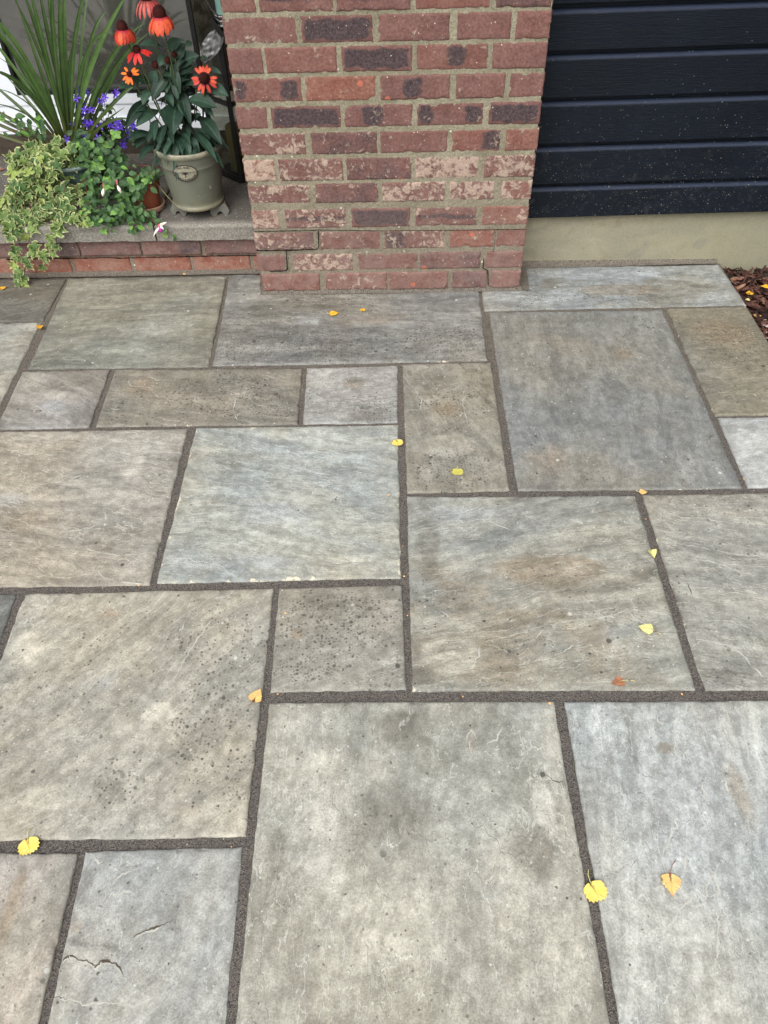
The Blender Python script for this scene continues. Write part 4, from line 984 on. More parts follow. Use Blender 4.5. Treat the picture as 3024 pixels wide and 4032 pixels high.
def ribbon(mb, pts, widths, face, fold=.25, v=None, twist=0.0, wav=0.0):
    """blade through pts; face = direction its upper side looks to"""
    pts = [Vector(p) for p in pts]; v = random.random() if v is None else v; vt = []; ms = []
    n_ = len(pts); cols = (-1, -.5, 0, .5, 1)
    for i, p_ in enumerate(pts):
        t = (pts[min(i+1, n_-1)]-pts[max(0, i-1)]).normalized(); s_ = t.cross(Vector(face))
        if s_.length < 1e-4: s_ = t.orthogonal()
        s_.normalize(); nn = s_.cross(t)
        if twist: s_ = Matrix.Rotation(twist*i/n_, 3, t) @ s_; nn = s_.cross(t)
        for c in cols:
            wv = wav*widths[i]*math.sin(i*1.9+c*2)*abs(c)
            vt.append(p_+s_*c*widths[i]*.5*(1-fold*.25)+nn*(abs(c)*widths[i]*.5*fold+wv)); ms.append(abs(c))
    fs = [(i*5+k, i*5+k+1, (i+1)*5+k+1, (i+1)*5+k) for i in range(n_-1) for k in range(4)]
    mb.add(vt, fs, 0, v=v, m=ms)
def arc(a, b2, lift, n_=9, lv=UP):
    a, b2 = Vector(a), Vector(b2); return [a.lerp(b2, i/(n_-1))+Vector(lv)*lift*4*(i/(n_-1))*(1-i/(n_-1)) for i in range(n_)]
def flat_leaf(mb, shape, c, ydir, face, size, v, curl=.15, mi=0, droop=.2):
    """shape: outline [(x, y)] right half, tip at y=1, base at y=0; centre fan, folded on its midrib"""
    y_ = Vector(ydir).normalized(); x_ = y_.cross(Vector(face));
    if x_.length < 1e-3: x_ = y_.orthogonal()
    x_.normalize(); n_ = x_.cross(y_)
    L_ = [(-x, y) for x, y in shape[::-1]]
    full = shape+L_
    inner = [(x*.55, .12+.62*y) for x, y in full]
    def P_(x, y): return Vector(c)+size*(x_*x+y_*(y-.0)+n_*(curl*abs(x)-droop*y*y))
    vt = [P_(0, 0), P_(0, .5)]+[P_(x, y) for x, y in inner]+[P_(x, y) for x, y in full]
    k = len(full); ms = [0, 0]+[.45]*k+[1]*k; fs = []
    for i in range(k):
        j = (i+1) % k
        fs.append((2+i, 2+k+i, 2+k+j, 2+j)); fs.append((1, 2+i, 2+j)) 
    mb.add(vt, fs, mi, v=v, m=ms)
IVY = [(0,.0),(.16,-.13),(.40,-.10),(.52,.10),(.30,.16),(.36,.30),(.60,.52),(.30,.50),(.14,.62),(0,1.0)]
IVY = [(x, y) for x, y in IVY]
OVAL = [(0,0),(.16,.08),(.29,.25),(.33,.45),(.26,.68),(.12,.88),(0,1)]
def camdir(p): return (CAM-Vector(p)).normalized()
def face_for(p, k=.55, j=.6):
    return (camdir(p)*k+UP*(1-k)+Vector((random.gauss(0, j), random.gauss(0, j), random.gauss(0, j)))*.6).normalized()

# --- coneflower plant
random.seed(21)
YP = .262
cf = empty('coneflower', (PC.x, PC.y, PC.z+.19), 'orange coneflower with drooping petals and dark green leaves in the grey green pot', 'flowering plant')
lm_ = MB()
def r7(X, Y): return (400+X/3.318, 240+Y/3.318)
LV = [((910,170),(660,520),130),((930,60),(1030,430),90),((1000,330),(1165,840),125),((1000,540),(935,965),190),((850,400),(935,600),80),((800,620),(890,860),90),
 ((620,510),(310,890),115),((760,650),(450,860),110),((720,770),(690,1045),90),((850,830),(755,1130),98),((870,830),(945,1090),80),((660,950),(350,1045),95),((660,1000),(445,1145),90),
 ((730,1090),(500,1310),95),((840,950),(810,1215),62),((900,1000),(885,1270),70),((935,1040),(945,1275),55),((980,910),(1055,1240),85),((1010,900),(1160,1085),90),((1090,820),(1160,1000),70),
 ((1080,1040),(1070,1175),72),((1165,1055),(1240,1275),115),((1165,880),(1515,1330),112),((1290,740),(1570,1095),145),((1130,510),(1505,615),160),((1310,600),(1470,740),75),((1340,320),(1659,462),120),
 ((1045,310),(1300,250),120),((1010,190),(1200,80),100),((640,300),(400,215),90),((470,240),(430,378),80),((410,330),(225,365),90),((650,370),(540,575),105),((710,130),(670,320),115),((640,620),(395,670),105),
 ((560,440),(470,480),80),((1330,960),(1420,1030),70),((1200,780),(1300,700),60),((1400,1000),(1600,1060),90),((770,380),(700,500),60),((900,260),(850,420),70),((960,250),(1000,520),80),((760,850),(610,1070),70),((1010,520),(1090,720),70)]
def r5(X, Y): return (440+X/3.456, Y/3.456)
LV2 = [((700,640),(385,615),95),((750,680),(960,560),110),((1000,590),(855,890),120),((860,930),(1190,760),150),((930,1090),(1110,900),110),((1190,800),(1325,822),55),((1300,960),(1490,1010),70),((760,770),(640,900),100),((1090,580),(1010,640),70)]
def add_cf(b2, t2, w_, yb, yt):
    A_ = at(*b2, y=yb); B_ = at(*t2, y=yt); L_ = (B_-A_).length
    prof_ = [.10,.42,.72,.93,1.0,.93,.74,.45,.04]
    W_ = w_/3.38/970*1.18
    down = t2[1] > b2[1]
    pts = arc(A_, B_, .12*L_ if down else .10*L_, 9, (0, -.5, .85))
    tf = (B_-A_).normalized()
    face = camdir(A_)*.75+UP*.5+Vector((random.gauss(0,.22), 0, random.gauss(0,.2)))
    ribbon(lm_, pts, [W_*q*(.97+.06*random.random()) for q in prof_], face, .30, wav=.02)
for (b2, t2, w_) in LV:
    yt = .262-.12*min(1, max(0, (t2[1]-300)/900))-.03*random.random()
    add_cf(r7(*b2), r7(*t2), w_, YP+random.uniform(-.02, .03), yt)
for (b2, t2, w_) in LV2: add_cf(r5(*b2), r5(*t2), w_*.95, YP+.02, YP-.02*random.random())
for _ in range(26):   # lower leaves hanging over the rim
    a_ = random.choice((random.uniform(-3.0, -1.9), random.uniform(-1.9, -.2))); sh2 = .62 if -1.75 < a_ < -.6 else 1.0; A_ = PC+Vector((.05*math.cos(a_), .05*math.sin(a_), random.uniform(.20, .27))); l_ = random.uniform(.085, .125)*sh2
    B_ = A_+Vector((l_*math.cos(a_), l_*.75*math.sin(a_), -random.uniform(.03, .075)))
    ribbon(lm_, arc(A_, B_, .02, 9), [random.uniform(.020, .030)*q for q in [.1,.42,.72,.93,1.,.93,.74,.45,.04]], UP+camdir(A_)*.6+Vector((random.gauss(0,.3),0,0)), .3, v=random.random())
for _ in range(42):   # inner and back leaves
    a_ = random.uniform(0, 6.28); z = random.uniform(.0, .26); A_ = PC+Vector((.02*math.cos(a_), .02*math.sin(a_), .20+z))
    a2 = random.uniform(.3, 2.8); l_ = random.uniform(.06, .11)*(1.1-z)
    B_ = A_+Vector((l_*math.cos(a2), l_*math.sin(a2), random.uniform(-.05, .02)))
    ribbon(lm_, arc(A_, B_, .02, 9), [.034*q for q in [.1,.42,.72,.93,1.,.93,.74,.45,.04]], UP+camdir(A_)*.4, .3, v=random.random()*.5)
M_CFL = mat_leaf('coneflower_leaf', srgb(30,50,38), srgb(50,76,60), None, .55, vein=srgb(66,92,74), trans=.08)
lm_.build('foliage', M_CFL, cf)
# stems
sm2 = MB()
def stem(p0, p1, r_=.0024, bend=.01, b0=None):
    pts = arc(p0, p1, bend, 10, (random.uniform(-1, 1), random.uniform(-.4, .4), 0)); sm2.tube(pts, r_, 7)
def basept(): return PC+Vector((random.uniform(-.03, .03), random.uniform(-.02, .02), .19))
M_STEM = mat_simple('green_stem', srgb(62,70,40), .6, .3, .25, 60)
HEADS = [  # centre px, cone radius px, petal length px, kind, y
 ((628,53), 23, 44, 'droop', .225), ((481,106), 19, 40, 'droop', .235), ((538,196), 14, 34, 'few', .24), ((510,292), 10, 22, 'flat', .22), ((804,309), 20, 32, 'side', .215), ((577,-12), 22, 46, 'faded', .27)]
M_PET = None
def mat_petal(name, A, B, base):
    n = N(name, .55, .25); v, mm = n.attr('v'), n.attr('m'); t_ = n.attr('t'); f = n.noise(scale=120, detail=3)
    col = n.mix(v, A, B); col = n.mix(n.ramp(t_, .42, .0), col, base); col = n.mix(n.math('MULTIPLY', n.ramp(n.noise(scale=55, detail=4), .5, .72), .45), col, grey(B, .62)); col = n.mix(n.math('MULTIPLY', n.ramp(t_, .82, 1.0), .45), col, grey(B, .7))
    col = n.mix(1.0, col, n.mix(n.ramp(f, .3, .7), (.85,.85,.85), (1.12,1.12,1.12)), 'MULTIPLY')
    return n.done(col, .55, n.bump(f, .4, .0008))
P_OR = mat_petal('orange_petal', srgb(216,92,58), srgb(176,52,40), srgb(150,24,60))
P_RED = mat_petal('red_petal', srgb(206,52,38), srgb(186,40,42), srgb(150,24,50))
P_YO = mat_petal('yellow_orange_petal', srgb(232,98,28), srgb(236,120,36), srgb(190,60,20))
P_PK = mat_petal('faded_pink_petal', srgb(192,96,88), srgb(168,60,62), srgb(120,60,50))
def mat_cone():
    n = N('flower_cone', .8, .2); f = n.noise(scale=300, detail=3); t_ = n.attr('t')
    col = n.mix(n.ramp(t_, .0, 1.0), srgb(62,18,13), srgb(34,12,10)); col = n.mix(n.math('MULTIPLY', n.ramp(f, .5, .7), .5), col, srgb(98,36,20))
    return n.done(col, .8, n.bump(f, 1, .002))
M_CONE = mat_cone()
def cone_head(parent, c, r_, axis):
    mb = MB(); ax = Vector(axis).normalized(); X_ = ax.orthogonal().normalized(); Y_ = ax.cross(X_)
    vt = []; ts = []; nr_ = 10; na_ = 20
    for j in range(nr_):
        th = (j/(nr_-1))*math.pi*.62; rr_ = r_*math.sin(th+.02); hh = r_*1.15*math.cos(th)
        for k in range(na_): q = 6.2832*k/na_; vt.append(c+X_*rr_*math.cos(q)+Y_*rr_*math.sin(q)+ax*hh); ts.append(1-j/nr_)
    mb.add(vt, [(j*na_+k, j*na_+(k+1) % na_, (j+1)*na_+(k+1) % na_, (j+1)*na_+k) for j in range(nr_-1) for k in range(na_)]+[tuple(range(na_))], 0, t=ts)
    ga = math.pi*(3-5**.5)
    for k in range(150):   # bristles
        q = k*ga; th = math.acos(1-1.25*(k+.5)/150); d_ = X_*math.sin(th)*math.cos(q)+Y_*math.sin(th)*math.sin(q)+ax*math.cos(th)*1.12
        p_ = c+d_*r_*.95; e_ = c+d_*r_*1.16; s_ = r_*.055
        o1 = d_.orthogonal().normalized()*s_; o2 = d_.cross(o1).normalized()*s_
        mb.add([p_+o1, p_+o2, p_-o1, p_-o2, e_], [(0,1,4),(1,2,4),(2,3,4),(3,0,4)], 0, t=random.random())
    return mb.build('flower_cone', M_CONE, parent)
def petal(mb, c, ax, d0, r0, L_, W_, droop, v):
    """petal from the cone rim outward d0, bending by droop towards -ax"""
    pts = []; n_ = 8; p_ = c+d0*r0; ang = droop*.35
    for i in range(n_): 
        pts.append(p_.copy()); a_ = droop*(.35+.65*i/(n_-1)); p_ = p_+(d0*math.cos(a_)-ax*math.sin(a_))*L_/(n_-1)
    vt = []; ms = []; ts = []; side = ax.cross(d0).normalized(); wd = [.45,.62,.80,.94,1.,.98,.86,.50]
    for i, q in enumerate(pts):
        t = (pts[min(i+1, n_-1)]-pts[max(0, i-1)]).normalized(); nn = side.cross(t)
        for c_2 in (-1, -.5, 0, .5, 1):
            notch = .08*L_*(abs(abs(c_2)-.5) < .1)*(i == n_-1)
            vt.append(q+side*c_2*W_*.5*wd[i]+nn*W_*.14*(.25-(c_2*c_2-.5)**2*1.0)+t*notch); ms.append(abs(c_2)); ts.append(i/(n_-1))
    mb.add(vt, [(i*5+k, i*5+k+1, (i+1)*5+k+1, (i+1)*5+k) for i in range(n_-1) for k in range(4)], 0, v=v, m=ms, t=ts)
for (px, cr, plen, kind, yy) in HEADS:
    c = at(*px, y=yy); sc = 1/1010.0; r_ = cr*sc*.9; L_ = plen*sc*1.10*(.86 if kind == 'side' else 1)
    lab = {'droop': None, 'faded': 'faded pink coneflower head at the top', 'few': 'red head with only five petals left', 'flat': 'small yellow orange head', 'side': 'open orange head near the pillar'}[kind]
    hd = bpy.data.objects.new('flower_head', None); C.objects.link(hd); hd.parent = cf; hd.location = c-Vector(cf.location); hd.empty_display_size = .02; ORG[hd.name] = tuple(c)
    if lab: hd['label'] = lab
    ax = Vector((0, -.05, 1)) if kind in ('droop', 'faded') else (Vector((-.1, -.45, 1)) if kind == 'few' else (Vector((0, -.85, .75)) if kind == 'flat' else Vector((.05, -.8, .55))))
    ax.normalize(); X_ = ax.orthogonal().normalized(); Y_ = ax.cross(X_)
    ld = Vector((.25, 0, .06)) if False else None
    pm_ = MB()
    if kind in ('droop', 'faded'):
        n_ = 17
        for k in range(n_):
            q = 6.2832*k/n_+random.uniform(-.1, .1); d0 = X_*math.cos(q)+Y_*math.sin(q)
            petal(pm_, c-ax*r_*.25, ax, d0, r_*.75, L_*random.uniform(.9, 1.15), L_*.36 if kind == 'droop' else L_*.2, random.uniform(1.5, 1.8) if kind == 'droop' else 1.5, random.random())
        mt_ = P_OR if kind == 'droop' else P_PK
    else:
        spec = {'few': [200, 222, 262, 285, 345, 5], 'flat': [5, 28, 50, 125, 165, 215, 236, 256, 282], 'side': [60, 78, 96, 112, 130, 175, 190, 205, 235, 262, 290, 345, 10, 330]}[kind]
        # directions given as seen from the camera: angle from the image's right
        for a_ in spec:
            q = R(a_+random.uniform(-4, 4)); dv_ = _r*math.cos(q)+_u*math.sin(q); d0 = (dv_-ax*dv_.dot(ax)).normalized()
            petal(pm_, c-ax*r_*.2, ax, d0, r_*.8, L_*random.uniform(.85, 1.1), L_*.34, .75 if kind == 'few' else .35, random.random())
        mt_ = P_RED if kind == 'few' else (P_YO if kind == 'flat' else P_OR)
    pm_.build('petals', mt_, hd); cone_head(hd, c, r_, ax)
    bp = basept(); bp.x = PC.x+(c.x-PC.x)*.3; pts = arc(bp, c-ax*r_*.4, .012, 12, ((-1 if c.x < PC.x else 1)*.6, 0, 0)); sm2.tube(pts, [.0030-.001*i/11 for i in range(12)], 7)
for (px, rr_) in (((612,257), .012), ((686,216), .009), ((660,238), .011)):
    c = at(*px, y=.25); hd = bpy.data.objects.new('spent_flower_head', None); C.objects.link(hd); hd.parent = cf; hd.location = c-Vector(cf.location); ORG[hd.name] = tuple(c)
    hd['label'] = 'brown seed head without petals'
    cone_head(hd, c, rr_, (0, -.2, 1)); sm2.tube(arc(basept(), c, .01, 8, (1, 0, 0)), .0022, 6)
for (u0, v0, u1, v1) in ((765, 395, 763, 470), (788, 350, 800, 480), (772, 350, 770, 480), (700, 300, 690, 560), (672, 250, 664, 560), (650, 330, 655, 560), (560, 370, 600, 520)):
    sm2.tube([at(u0, v0, y=.25), at((u0+u1)/2+3, (v0+v1)/2, y=.25), at(u1, v1, y=.255)], .0022, 6)
sm2.tube([at(806, 262, y=.23), at(797, 220, y=.24), at(785, 172, y=.25)], [.0022,.002,.0008], 6)
sm2.build('stems', M_STEM, cf)

# --- spiky cordyline
random.seed(4)
CB = Vector((-.712, .375, .345))
co = empty('spiky_plant', CB, 'tall spiky plant with long narrow green blades in the blue green bowl', 'plant')
lm_ = MB()
def r3(X, Y): return (X/3.318, Y/3.318)
# mid px, end px (continue past the frame), width m, depth at tip
BL = [((640,1000),(130,-120),.020,.30),((560,650),(250,-250),.021,.42),((600,700),(370,-250),.026,.35),((660,600),(500,-280),.022,.45),((710,600),(620,-300),.020,.5),((720,700),(690,-320),.026,.33),
 ((800,700),(800,-300),.026,.42),((850,700),(850,-300),.025,.48),((960,700),(1170,-250),.024,.40),((1060,650),(1180,-260),.015,.5),((1180,900),(1760,-220),.027,.30),((1150,700),(1400,150),.020,.45),
 ((330,760),(-260,120),.025,.30),((400,1000),(-300,180),.027,.24),((420,1250),(-200,900),.026,.22),((300,1050),(-260,300),.018,.42),((500,1230),(-100,700),.010,.42),
 ((1380,900),(1900,300),.027,.36),((1420,1020),(1960,420),.026,.44),((1090,800),(1520,450),.013,.26),((1500,1330),(1850,1080),.020,.40),
 ((420,1400),(-160,1150),.007,.33),((450,1560),(-180,1340),.010,.28),((380,1680),(-180,1540),.007,.30),((560,1480),(100,1000),.006,.45),
 ((1350,1480),(1520,1500),.016,.30),((1320,1650),(1750,1560),.017,.24),((1000,1500),(1120,1180),.016,.40),((1060,1500),(1230,1140),.018,.42),((930,1450),(960,1150),.012,.45),((690,1100),(480,560),.018,.5),((760,1000),(720,400),.02,.5),((880,1100),(1010,500),.018,.5)]
def blade(mid, tip, w_, yt, v=None, src=None):
    B0 = CB+Vector((random.uniform(-.014, .014), random.uniform(-.012, .012), random.uniform(0, .03)))
    ym = (CB.y+yt)/2+.0; M_ = at(*mid, y=ym); T_ = at(*tip, y=yt)
    pts = []; n_ = 16
    # quadratic bezier whose curve passes through M_ at t=.5
    K = M_*2-(B0+T_)*.5
    for i in range(n_):
        t = i/(n_-1); pts.append(B0*(1-t)**2+K*2*t*(1-t)+T_*t*t)
    wd = [w_*(.55+.45*min(1, i/5))*(1 if i < 9 else max(.04, 1-((i-9)/(n_-10))**1.6)) for i in range(n_)]
    ribbon(lm_, pts, wd, camdir(M_)+UP*.15+Vector((random.uniform(-.35, .35), 0, 0)), .22, v)
for (md, tp_, w_, yt) in BL: blade(r3(*md), r3(*tp_), w_*.66, yt)
for _ in range(12):
    a_ = random.uniform(-1.2, 1.2); l_ = random.uniform(.25, .6); T_ = CB+Vector((l_*math.sin(a_), random.uniform(-.05, .22), l_*math.cos(a_)))
    B0 = CB+Vector((random.uniform(-.014, .014), random.uniform(-.012, .012), .0)); pts = arc(B0, T_, .02, 12); ribbon(lm_, pts, [.012*(1 if i < 6 else max(.04, 1-(i-6)/5.5)) for i in range(12)], camdir(B0), .25, random.random()*.6)
def mat_blade():
    n = N('spiky_leaf', .4, .45); v, mm = n.attr('v'), n.attr('m'); z = n.sep()[2]; f = n.noise(scale=40, detail=4)
    col = n.mix(v, srgb(52,76,32), srgb(82,112,56)); col = n.mix(n.ramp(z, .26, .0), col, srgb(78,70,26))
    col = n.mix(n.math('MULTIPLY', n.math('LESS_THAN', mm, .2), .25), col, srgb(120,150,90))
    col = n.mix(1.0, col, n.mix(n.ramp(f, .3, .7), (.85,.85,.85), (1.12,1.12,1.12)), 'MULTIPLY')
    n.done(col, .4); t_ = n.n.new('ShaderNodeBsdfTranslucent'); n.l.new(col, t_.inputs[0]); mx_ = n.n.new('ShaderNodeMixShader'); mx_.inputs[0].default_value = .2
    n.l.new(n.b.outputs[0], mx_.inputs[1]); n.l.new(t_.outputs[0], mx_.inputs[2]); n.l.new(mx_.outputs[0], n.n['Material Output'].inputs[0]); return n.m
lm_.build('foliage', mat_blade(), co)

# --- variegated ivy
random.seed(8)
iv = empty('variegated_ivy', (-.85, .30, .36), 'variegated green and cream ivy spilling from the bowl over the coping', 'ivy')
lm_ = MB(); st_ = MB()
def blobs(mb, spec, shape, size, curl=.15, kj=.6, down=.5, maxz=None):
    for (u, v, ru, rv, yy, n_) in spec:
        for _ in range(n_):
            a_ = random.uniform(0, 6.283); r_ = random.random()**.5
            p_ = at(u+ru*r_*math.cos(a_), v+rv*r_*math.sin(a_), y=yy+random.uniform(-.035, .035))
            if p_.y > .14 and p_.z < .212: p_.z = .214+random.random()*.02
            fc = face_for(p_, .55, kj)
            q = random.uniform(0, 6.283); hd_ = Vector((math.cos(q), math.sin(q)*.4, -down+.8*math.sin(q)))
            flat_leaf(mb, shape, p_, hd_, fc, size*random.uniform(.65, 1.25), random.random(), curl)
IV = [(130,620,75,60,.30,75),(230,610,70,55,.28,60),(90,680,55,60,.27,55),(170,700,90,55,.25,70),(120,760,75,60,.23,60),(60,770,40,50,.22,28),(175,650,40,45,.24,34),(45,840,42,45,.19,30),
 (95,880,70,45,.17,40),(40,900,36,26,.15,18),(170,850,50,36,.18,16),(220,830,40,28,.17,12),(265,820,26,40,.15,9),(290,860,40,26,.14,9),(205,905,60,16,.13,10),(330,870,26,22,.13,6),(290,720,26,18,.24,6),(330,600,40,30,.3,12),(15,800,18,40,.2,10)]
blobs(lm_, [(a_, b2, c_, d_, e_, int(n_*.47)) for a_, b2, c_, d_, e_, n_ in IV], IVY, .050, .16, .30, .45)
def trail(pts, n_, size, mb=None, shape=IVY, stm=None, rr_=.0013):
    P_ = [at(u, v, y=yy) for u, v, yy in pts]; (stm or st_).tube(P_, rr_, 6)
    for i in range(n_):
        t = (i+.5)/n_*(len(P_)-1); k = min(int(t), len(P_)-2); p_ = P_[k].lerp(P_[k+1], t-k)
        p_ = p_+Vector((random.uniform(-.02, .02), -.004-random.random()*.012, random.uniform(-.008, .008)))
        (stm or st_).tube([P_[k].lerp(P_[k+1], t-k), p_], .0007, 4)
        q = random.uniform(0, 6.283); flat_leaf(mb or lm_, shape, p_, Vector((math.cos(q), -.2, -.7)), camdir(p_)+Vector((random.gauss(0,.35), 0, random.gauss(0,.35))), size*random.uniform(.75, 1.2), random.random(), .2)
trail([(150,800,.20),(125,880,.135),(112,960,.115),(100,1030,.105),(95,1080,.10),(105,1125,.085)], 12, .042)
trail([(70,850,.17),(60,930,.12),(55,1000,.11),(62,1060,.10),(85,1110,.085)], 10, .040)
trail([(200,850,.17),(215,900,.125),(200,960,.115),(175,1010,.105),(150,1050,.10)], 7, .040)
trail([(220,900,.125),(222,960,.115),(215,990,.11)], 5, .028)
trail([(250,760,.2),(300,800,.17),(310,860,.14),(345,880,.125)], 8, .030)
trail([(160,700,.22),(205,770,.2),(230,830,.17)], 6, .028)
for k in range(14):
    u = 40+k*22; trail([(u, 700+random.random()*60, .23), (u+random.uniform(-14, 14), 800, .19), (u+random.uniform(-20, 20), 880, .15)], 2, .026, rr_=.0010)
M_IVY = mat_leaf('ivy_leaf', srgb(74,104,58), srgb(118,140,76), srgb(150,168,88), .5, edgec=srgb(182,188,130), trans=.2)
lm_.build('foliage', M_IVY, iv); st_.build('stems', mat_simple('red_brown_stem', srgb(92,58,46), .7), iv)

# --- trailing fuchsia
random.seed(9)
fu = empty('trailing_fuchsia', (-.62, .28, .37), 'trailing fuchsia with small green leaves, white buds and a pink and white flower', 'flowering plant')
lm_ = MB(); st_ = MB()
FU = [(350,590,60,45,.27,55),(430,600,55,55,.27,55),(400,660,80,50,.25,70),(365,705,30,36,.23,24),(460,680,60,45,.23,45),(520,720,55,40,.21,50),(440,750,90,50,.20,70),(370,770,40,50,.18,26),(350,815,30,26,.165,12),
 (520,790,50,50,.19,36),(590,700,28,40,.22,18),(480,830,90,36,.16,55),(420,850,80,32,.14,34),(560,850,50,32,.15,26),(400,880,60,18,.13,12),(530,880,18,26,.125,8),(600,880,14,16,.14,6),(110,500,50,30,.36,12),(40,470,40,14,.38,7),(160,480,26,26,.34,12),
 (300,540,40,22,.33,18)]
blobs(lm_, [(a_, b2, c_, d_, e_, int(n_*.75)) for a_, b2, c_, d_, e_, n_ in FU], OVAL, .029, .2, .5, .2)
def whorl(u, v, yy, s_):
    c = at(u, v, y=yy)
    for k in range(5):
        q = 6.283*k/5+random.random(); d_ = _r*math.cos(q)+_u*math.sin(q); flat_leaf(lm_, OVAL, c, d_+UP*.1, camdir(c), s_*random.uniform(.8, 1.1), .95, .15, 0, .15)
for (u, v, yy, s_) in ((380,650,.24,.034),(425,720,.19,.032),(330,575,.27,.030),(450,530,.3,.026),(410,910,.125,.018),(340,830,.15,.022),(580,710,.2,.022),(150,475,.34,.026)): whorl(u, v, yy, s_)
for pts in ([(380,690,.24),(400,780,.2),(420,840,.15),(440,900,.12)],[(480,660,.24),(560,650,.22),(640,660,.2),(615,690,.2)],[(520,700,.22),(545,780,.19),(540,860,.14),(530,900,.12)],[(560,820,.16),(600,870,.14),(650,905,.125),(690,930,.12)],
            [(330,700,.22),(350,790,.17),(345,850,.14)],[(480,840,.15),(510,880,.13),(520,905,.12)],[(0,440,.38),(60,470,.37),(140,500,.35),(230,540,.33)],[(0,520,.36),(90,510,.36),(200,530,.34)]):
    trail(pts, 9, .020, lm_, OVAL, st_, .0010)
M_FUL = mat_leaf('fuchsia_leaf', srgb(50,80,46), srgb(84,116,68), srgb(112,154,72), .5, vein=srgb(96,130,84), trans=.15)
lm_.build('foliage', M_FUL, fu); st_.build('stems', mat_simple('crimson_stem', srgb(112,62,50), .7), fu)
M_BUD = mat_simple('white_bud', srgb(236,222,214), .5, .3, .06, 40)
M_PINK = mat_simple('pink_tube', srgb(214,96,120), .5); M_PUR = mat_simple('purple_skirt', srgb(158,52,140), .5)
def spindle(mb, a_, b2, r_, mi=0):
    pr = [.25,.55,.85,1,.95,.7,.4,.08]; a_, b2 = Vector(a_), Vector(b2); mb.tube([a_.lerp(b2, i/7) for i in range(8)], [r_*q for q in pr], 10, mi, v=.5)
for (a_, b2) in (((408,742),(404,775)),((462,730),(478,762))):
    mb = MB(); A_ = at(*a_, y=.145); B_ = at(*b2, y=.14); spindle(mb, A_, B_, .0065); mb.tube([A_, A_+Vector((0, .01, .016))], .002, 6, 1)
    mb.build('flower_bud', [M_BUD, M_PINK], fu)
mb = MB(); c = at(630, 893, y=.118)
spindle(mb, c+Vector((-.004, .006, .012)), c+Vector((0, 0, -.008)), .006, 1)
for k in range(6): q = 6.283*k/6; mb.tube([c, c+Vector((.006*math.cos(q), .004*math.sin(q), -.014)), c+Vector((.008*math.cos(q), .006*math.sin(q), -.020))], [.002,.005,.001], 6, 2)
for (u, v) in ((604,930),(657,876),(640,880),(645,905)):
    T_ = at(u, v, y=.112); pts = arc(c, T_, .004, 7); mb2 = MB()
    vt = []
    ribbon(mb2, pts, [.003,.006,.008,.0085,.007,.004,.0006], camdir(c), .2)
    mb.add(mb2.v, mb2.f, 0)
for k in range(4): mb.tube([c+Vector((0,0,-.012)), c+Vector((.002*k-.003+.012, -.002, -.030-.003*k))], .0005, 4, 1)
fw = mb.build('open_flower', [M_BUD, M_PINK, M_PUR], fu); fw['label'] = 'pink and white fuchsia flower hanging over the coping edge'

# --- purple campanula
random.seed(12)
cp = empty('purple_bellflower', (-.60, .42, .37), 'purple bellflower with small star shaped flowers behind the trailing leaves', 'flowering plant')
lm_ = MB(); st_ = MB()
blobs(lm_, [(370,500,70,45,.42,110),(450,520,70,45,.40,120),(330,470,50,40,.44,40),(400,440,60,30,.44,30),(520,540,40,30,.36,45),(500,490,30,22,.42,18),(430,565,70,30,.33,60)], OVAL, .014, .2, .7, .1)
FL = [(515,660),(527,580),(565,600),(590,720),(545,750),(475,810),(560,800),(590,800),(687,635),(763,600),(715,810),(760,840),(790,830),(840,860),(820,890),(805,930),(655,825),(435,910),(625,880),(555,890),(875,840),(745,800),(860,885),(575,745),(535,672),(500,650),(602,712),(835,878),(770,812),(572,812),(725,818)]
M_CAM = None
n = N('bellflower_petal', .5, .3); vv = n.attr('v'); mm = n.attr('m'); col = n.mix(vv, srgb(80,48,176), srgb(112,78,204)); col = n.mix(n.ramp(mm, .25, .0), col, srgb(60,34,130)); M_CAM = n.done(col, .5)
def star(c, s_, d_):
    d_ = Vector(d_).normalized(); X_ = d_.orthogonal().normalized(); Y_ = d_.cross(X_); mb = MB(); ph = random.random()*6; v = random.random()
    vt = [c-d_*s_*.5]; ms = [0]
    for k in range(5):
        q = ph+6.283*k/5
        for (dq, r_, h_) in ((-.42, .42, .05), (-.24, .80, .12), (0, 1.12, .06), (.24, .80, .12), (.42, .42, .05)):
            vt.append(c+s_*(X_*r_*math.cos(q+dq)+Y_*r_*math.sin(q+dq)+d_*h_)); ms.append(r_)
    fs = []
    for k in range(5):
        b2 = 1+k*5; fs += [(0, b2, b2+4), (b2, b2+1, b2+3, b2+4), (b2+1, b2+2, b2+3), (0, b2+4, 1+((k+1) % 5)*5)]
    mb.add(vt, fs, 0, v=v, m=ms); mb.tube([c-d_*s_*.45, c-d_*s_*1.1+Vector((0,0,-.2*s_))], [.16*s_, .08*s_], 6, 0, v=0, m=0.0)
    return mb
for (X, Y) in FL+[(x+random.uniform(-30, 30), y+random.uniform(-26, 26)) for x, y in FL[3:] if random.random() < .6]:
    u, v = X/1.659, Y/1.659; c = at(u, v, y=.37+random.uniform(-.03, .03) if v < 540 else .31)
    star(c, random.uniform(.0115, .015), camdir(c)+Vector((random.gauss(0,.4), 0, random.gauss(0,.3)))).build('flower', M_CAM, cp)
    st_.tube([c, c.lerp(Vector((-.60, .41, .40)), .5)+Vector((0, .01, .01)), Vector((-.60+random.uniform(-.04,.04), .41, .37))], .0008, 5)
lm_.build('foliage', mat_leaf('bellflower_leaf', srgb(28,50,26), srgb(52,82,40), None, .5, trans=.15), cp); st_.build('stems', M_STEM, cp)

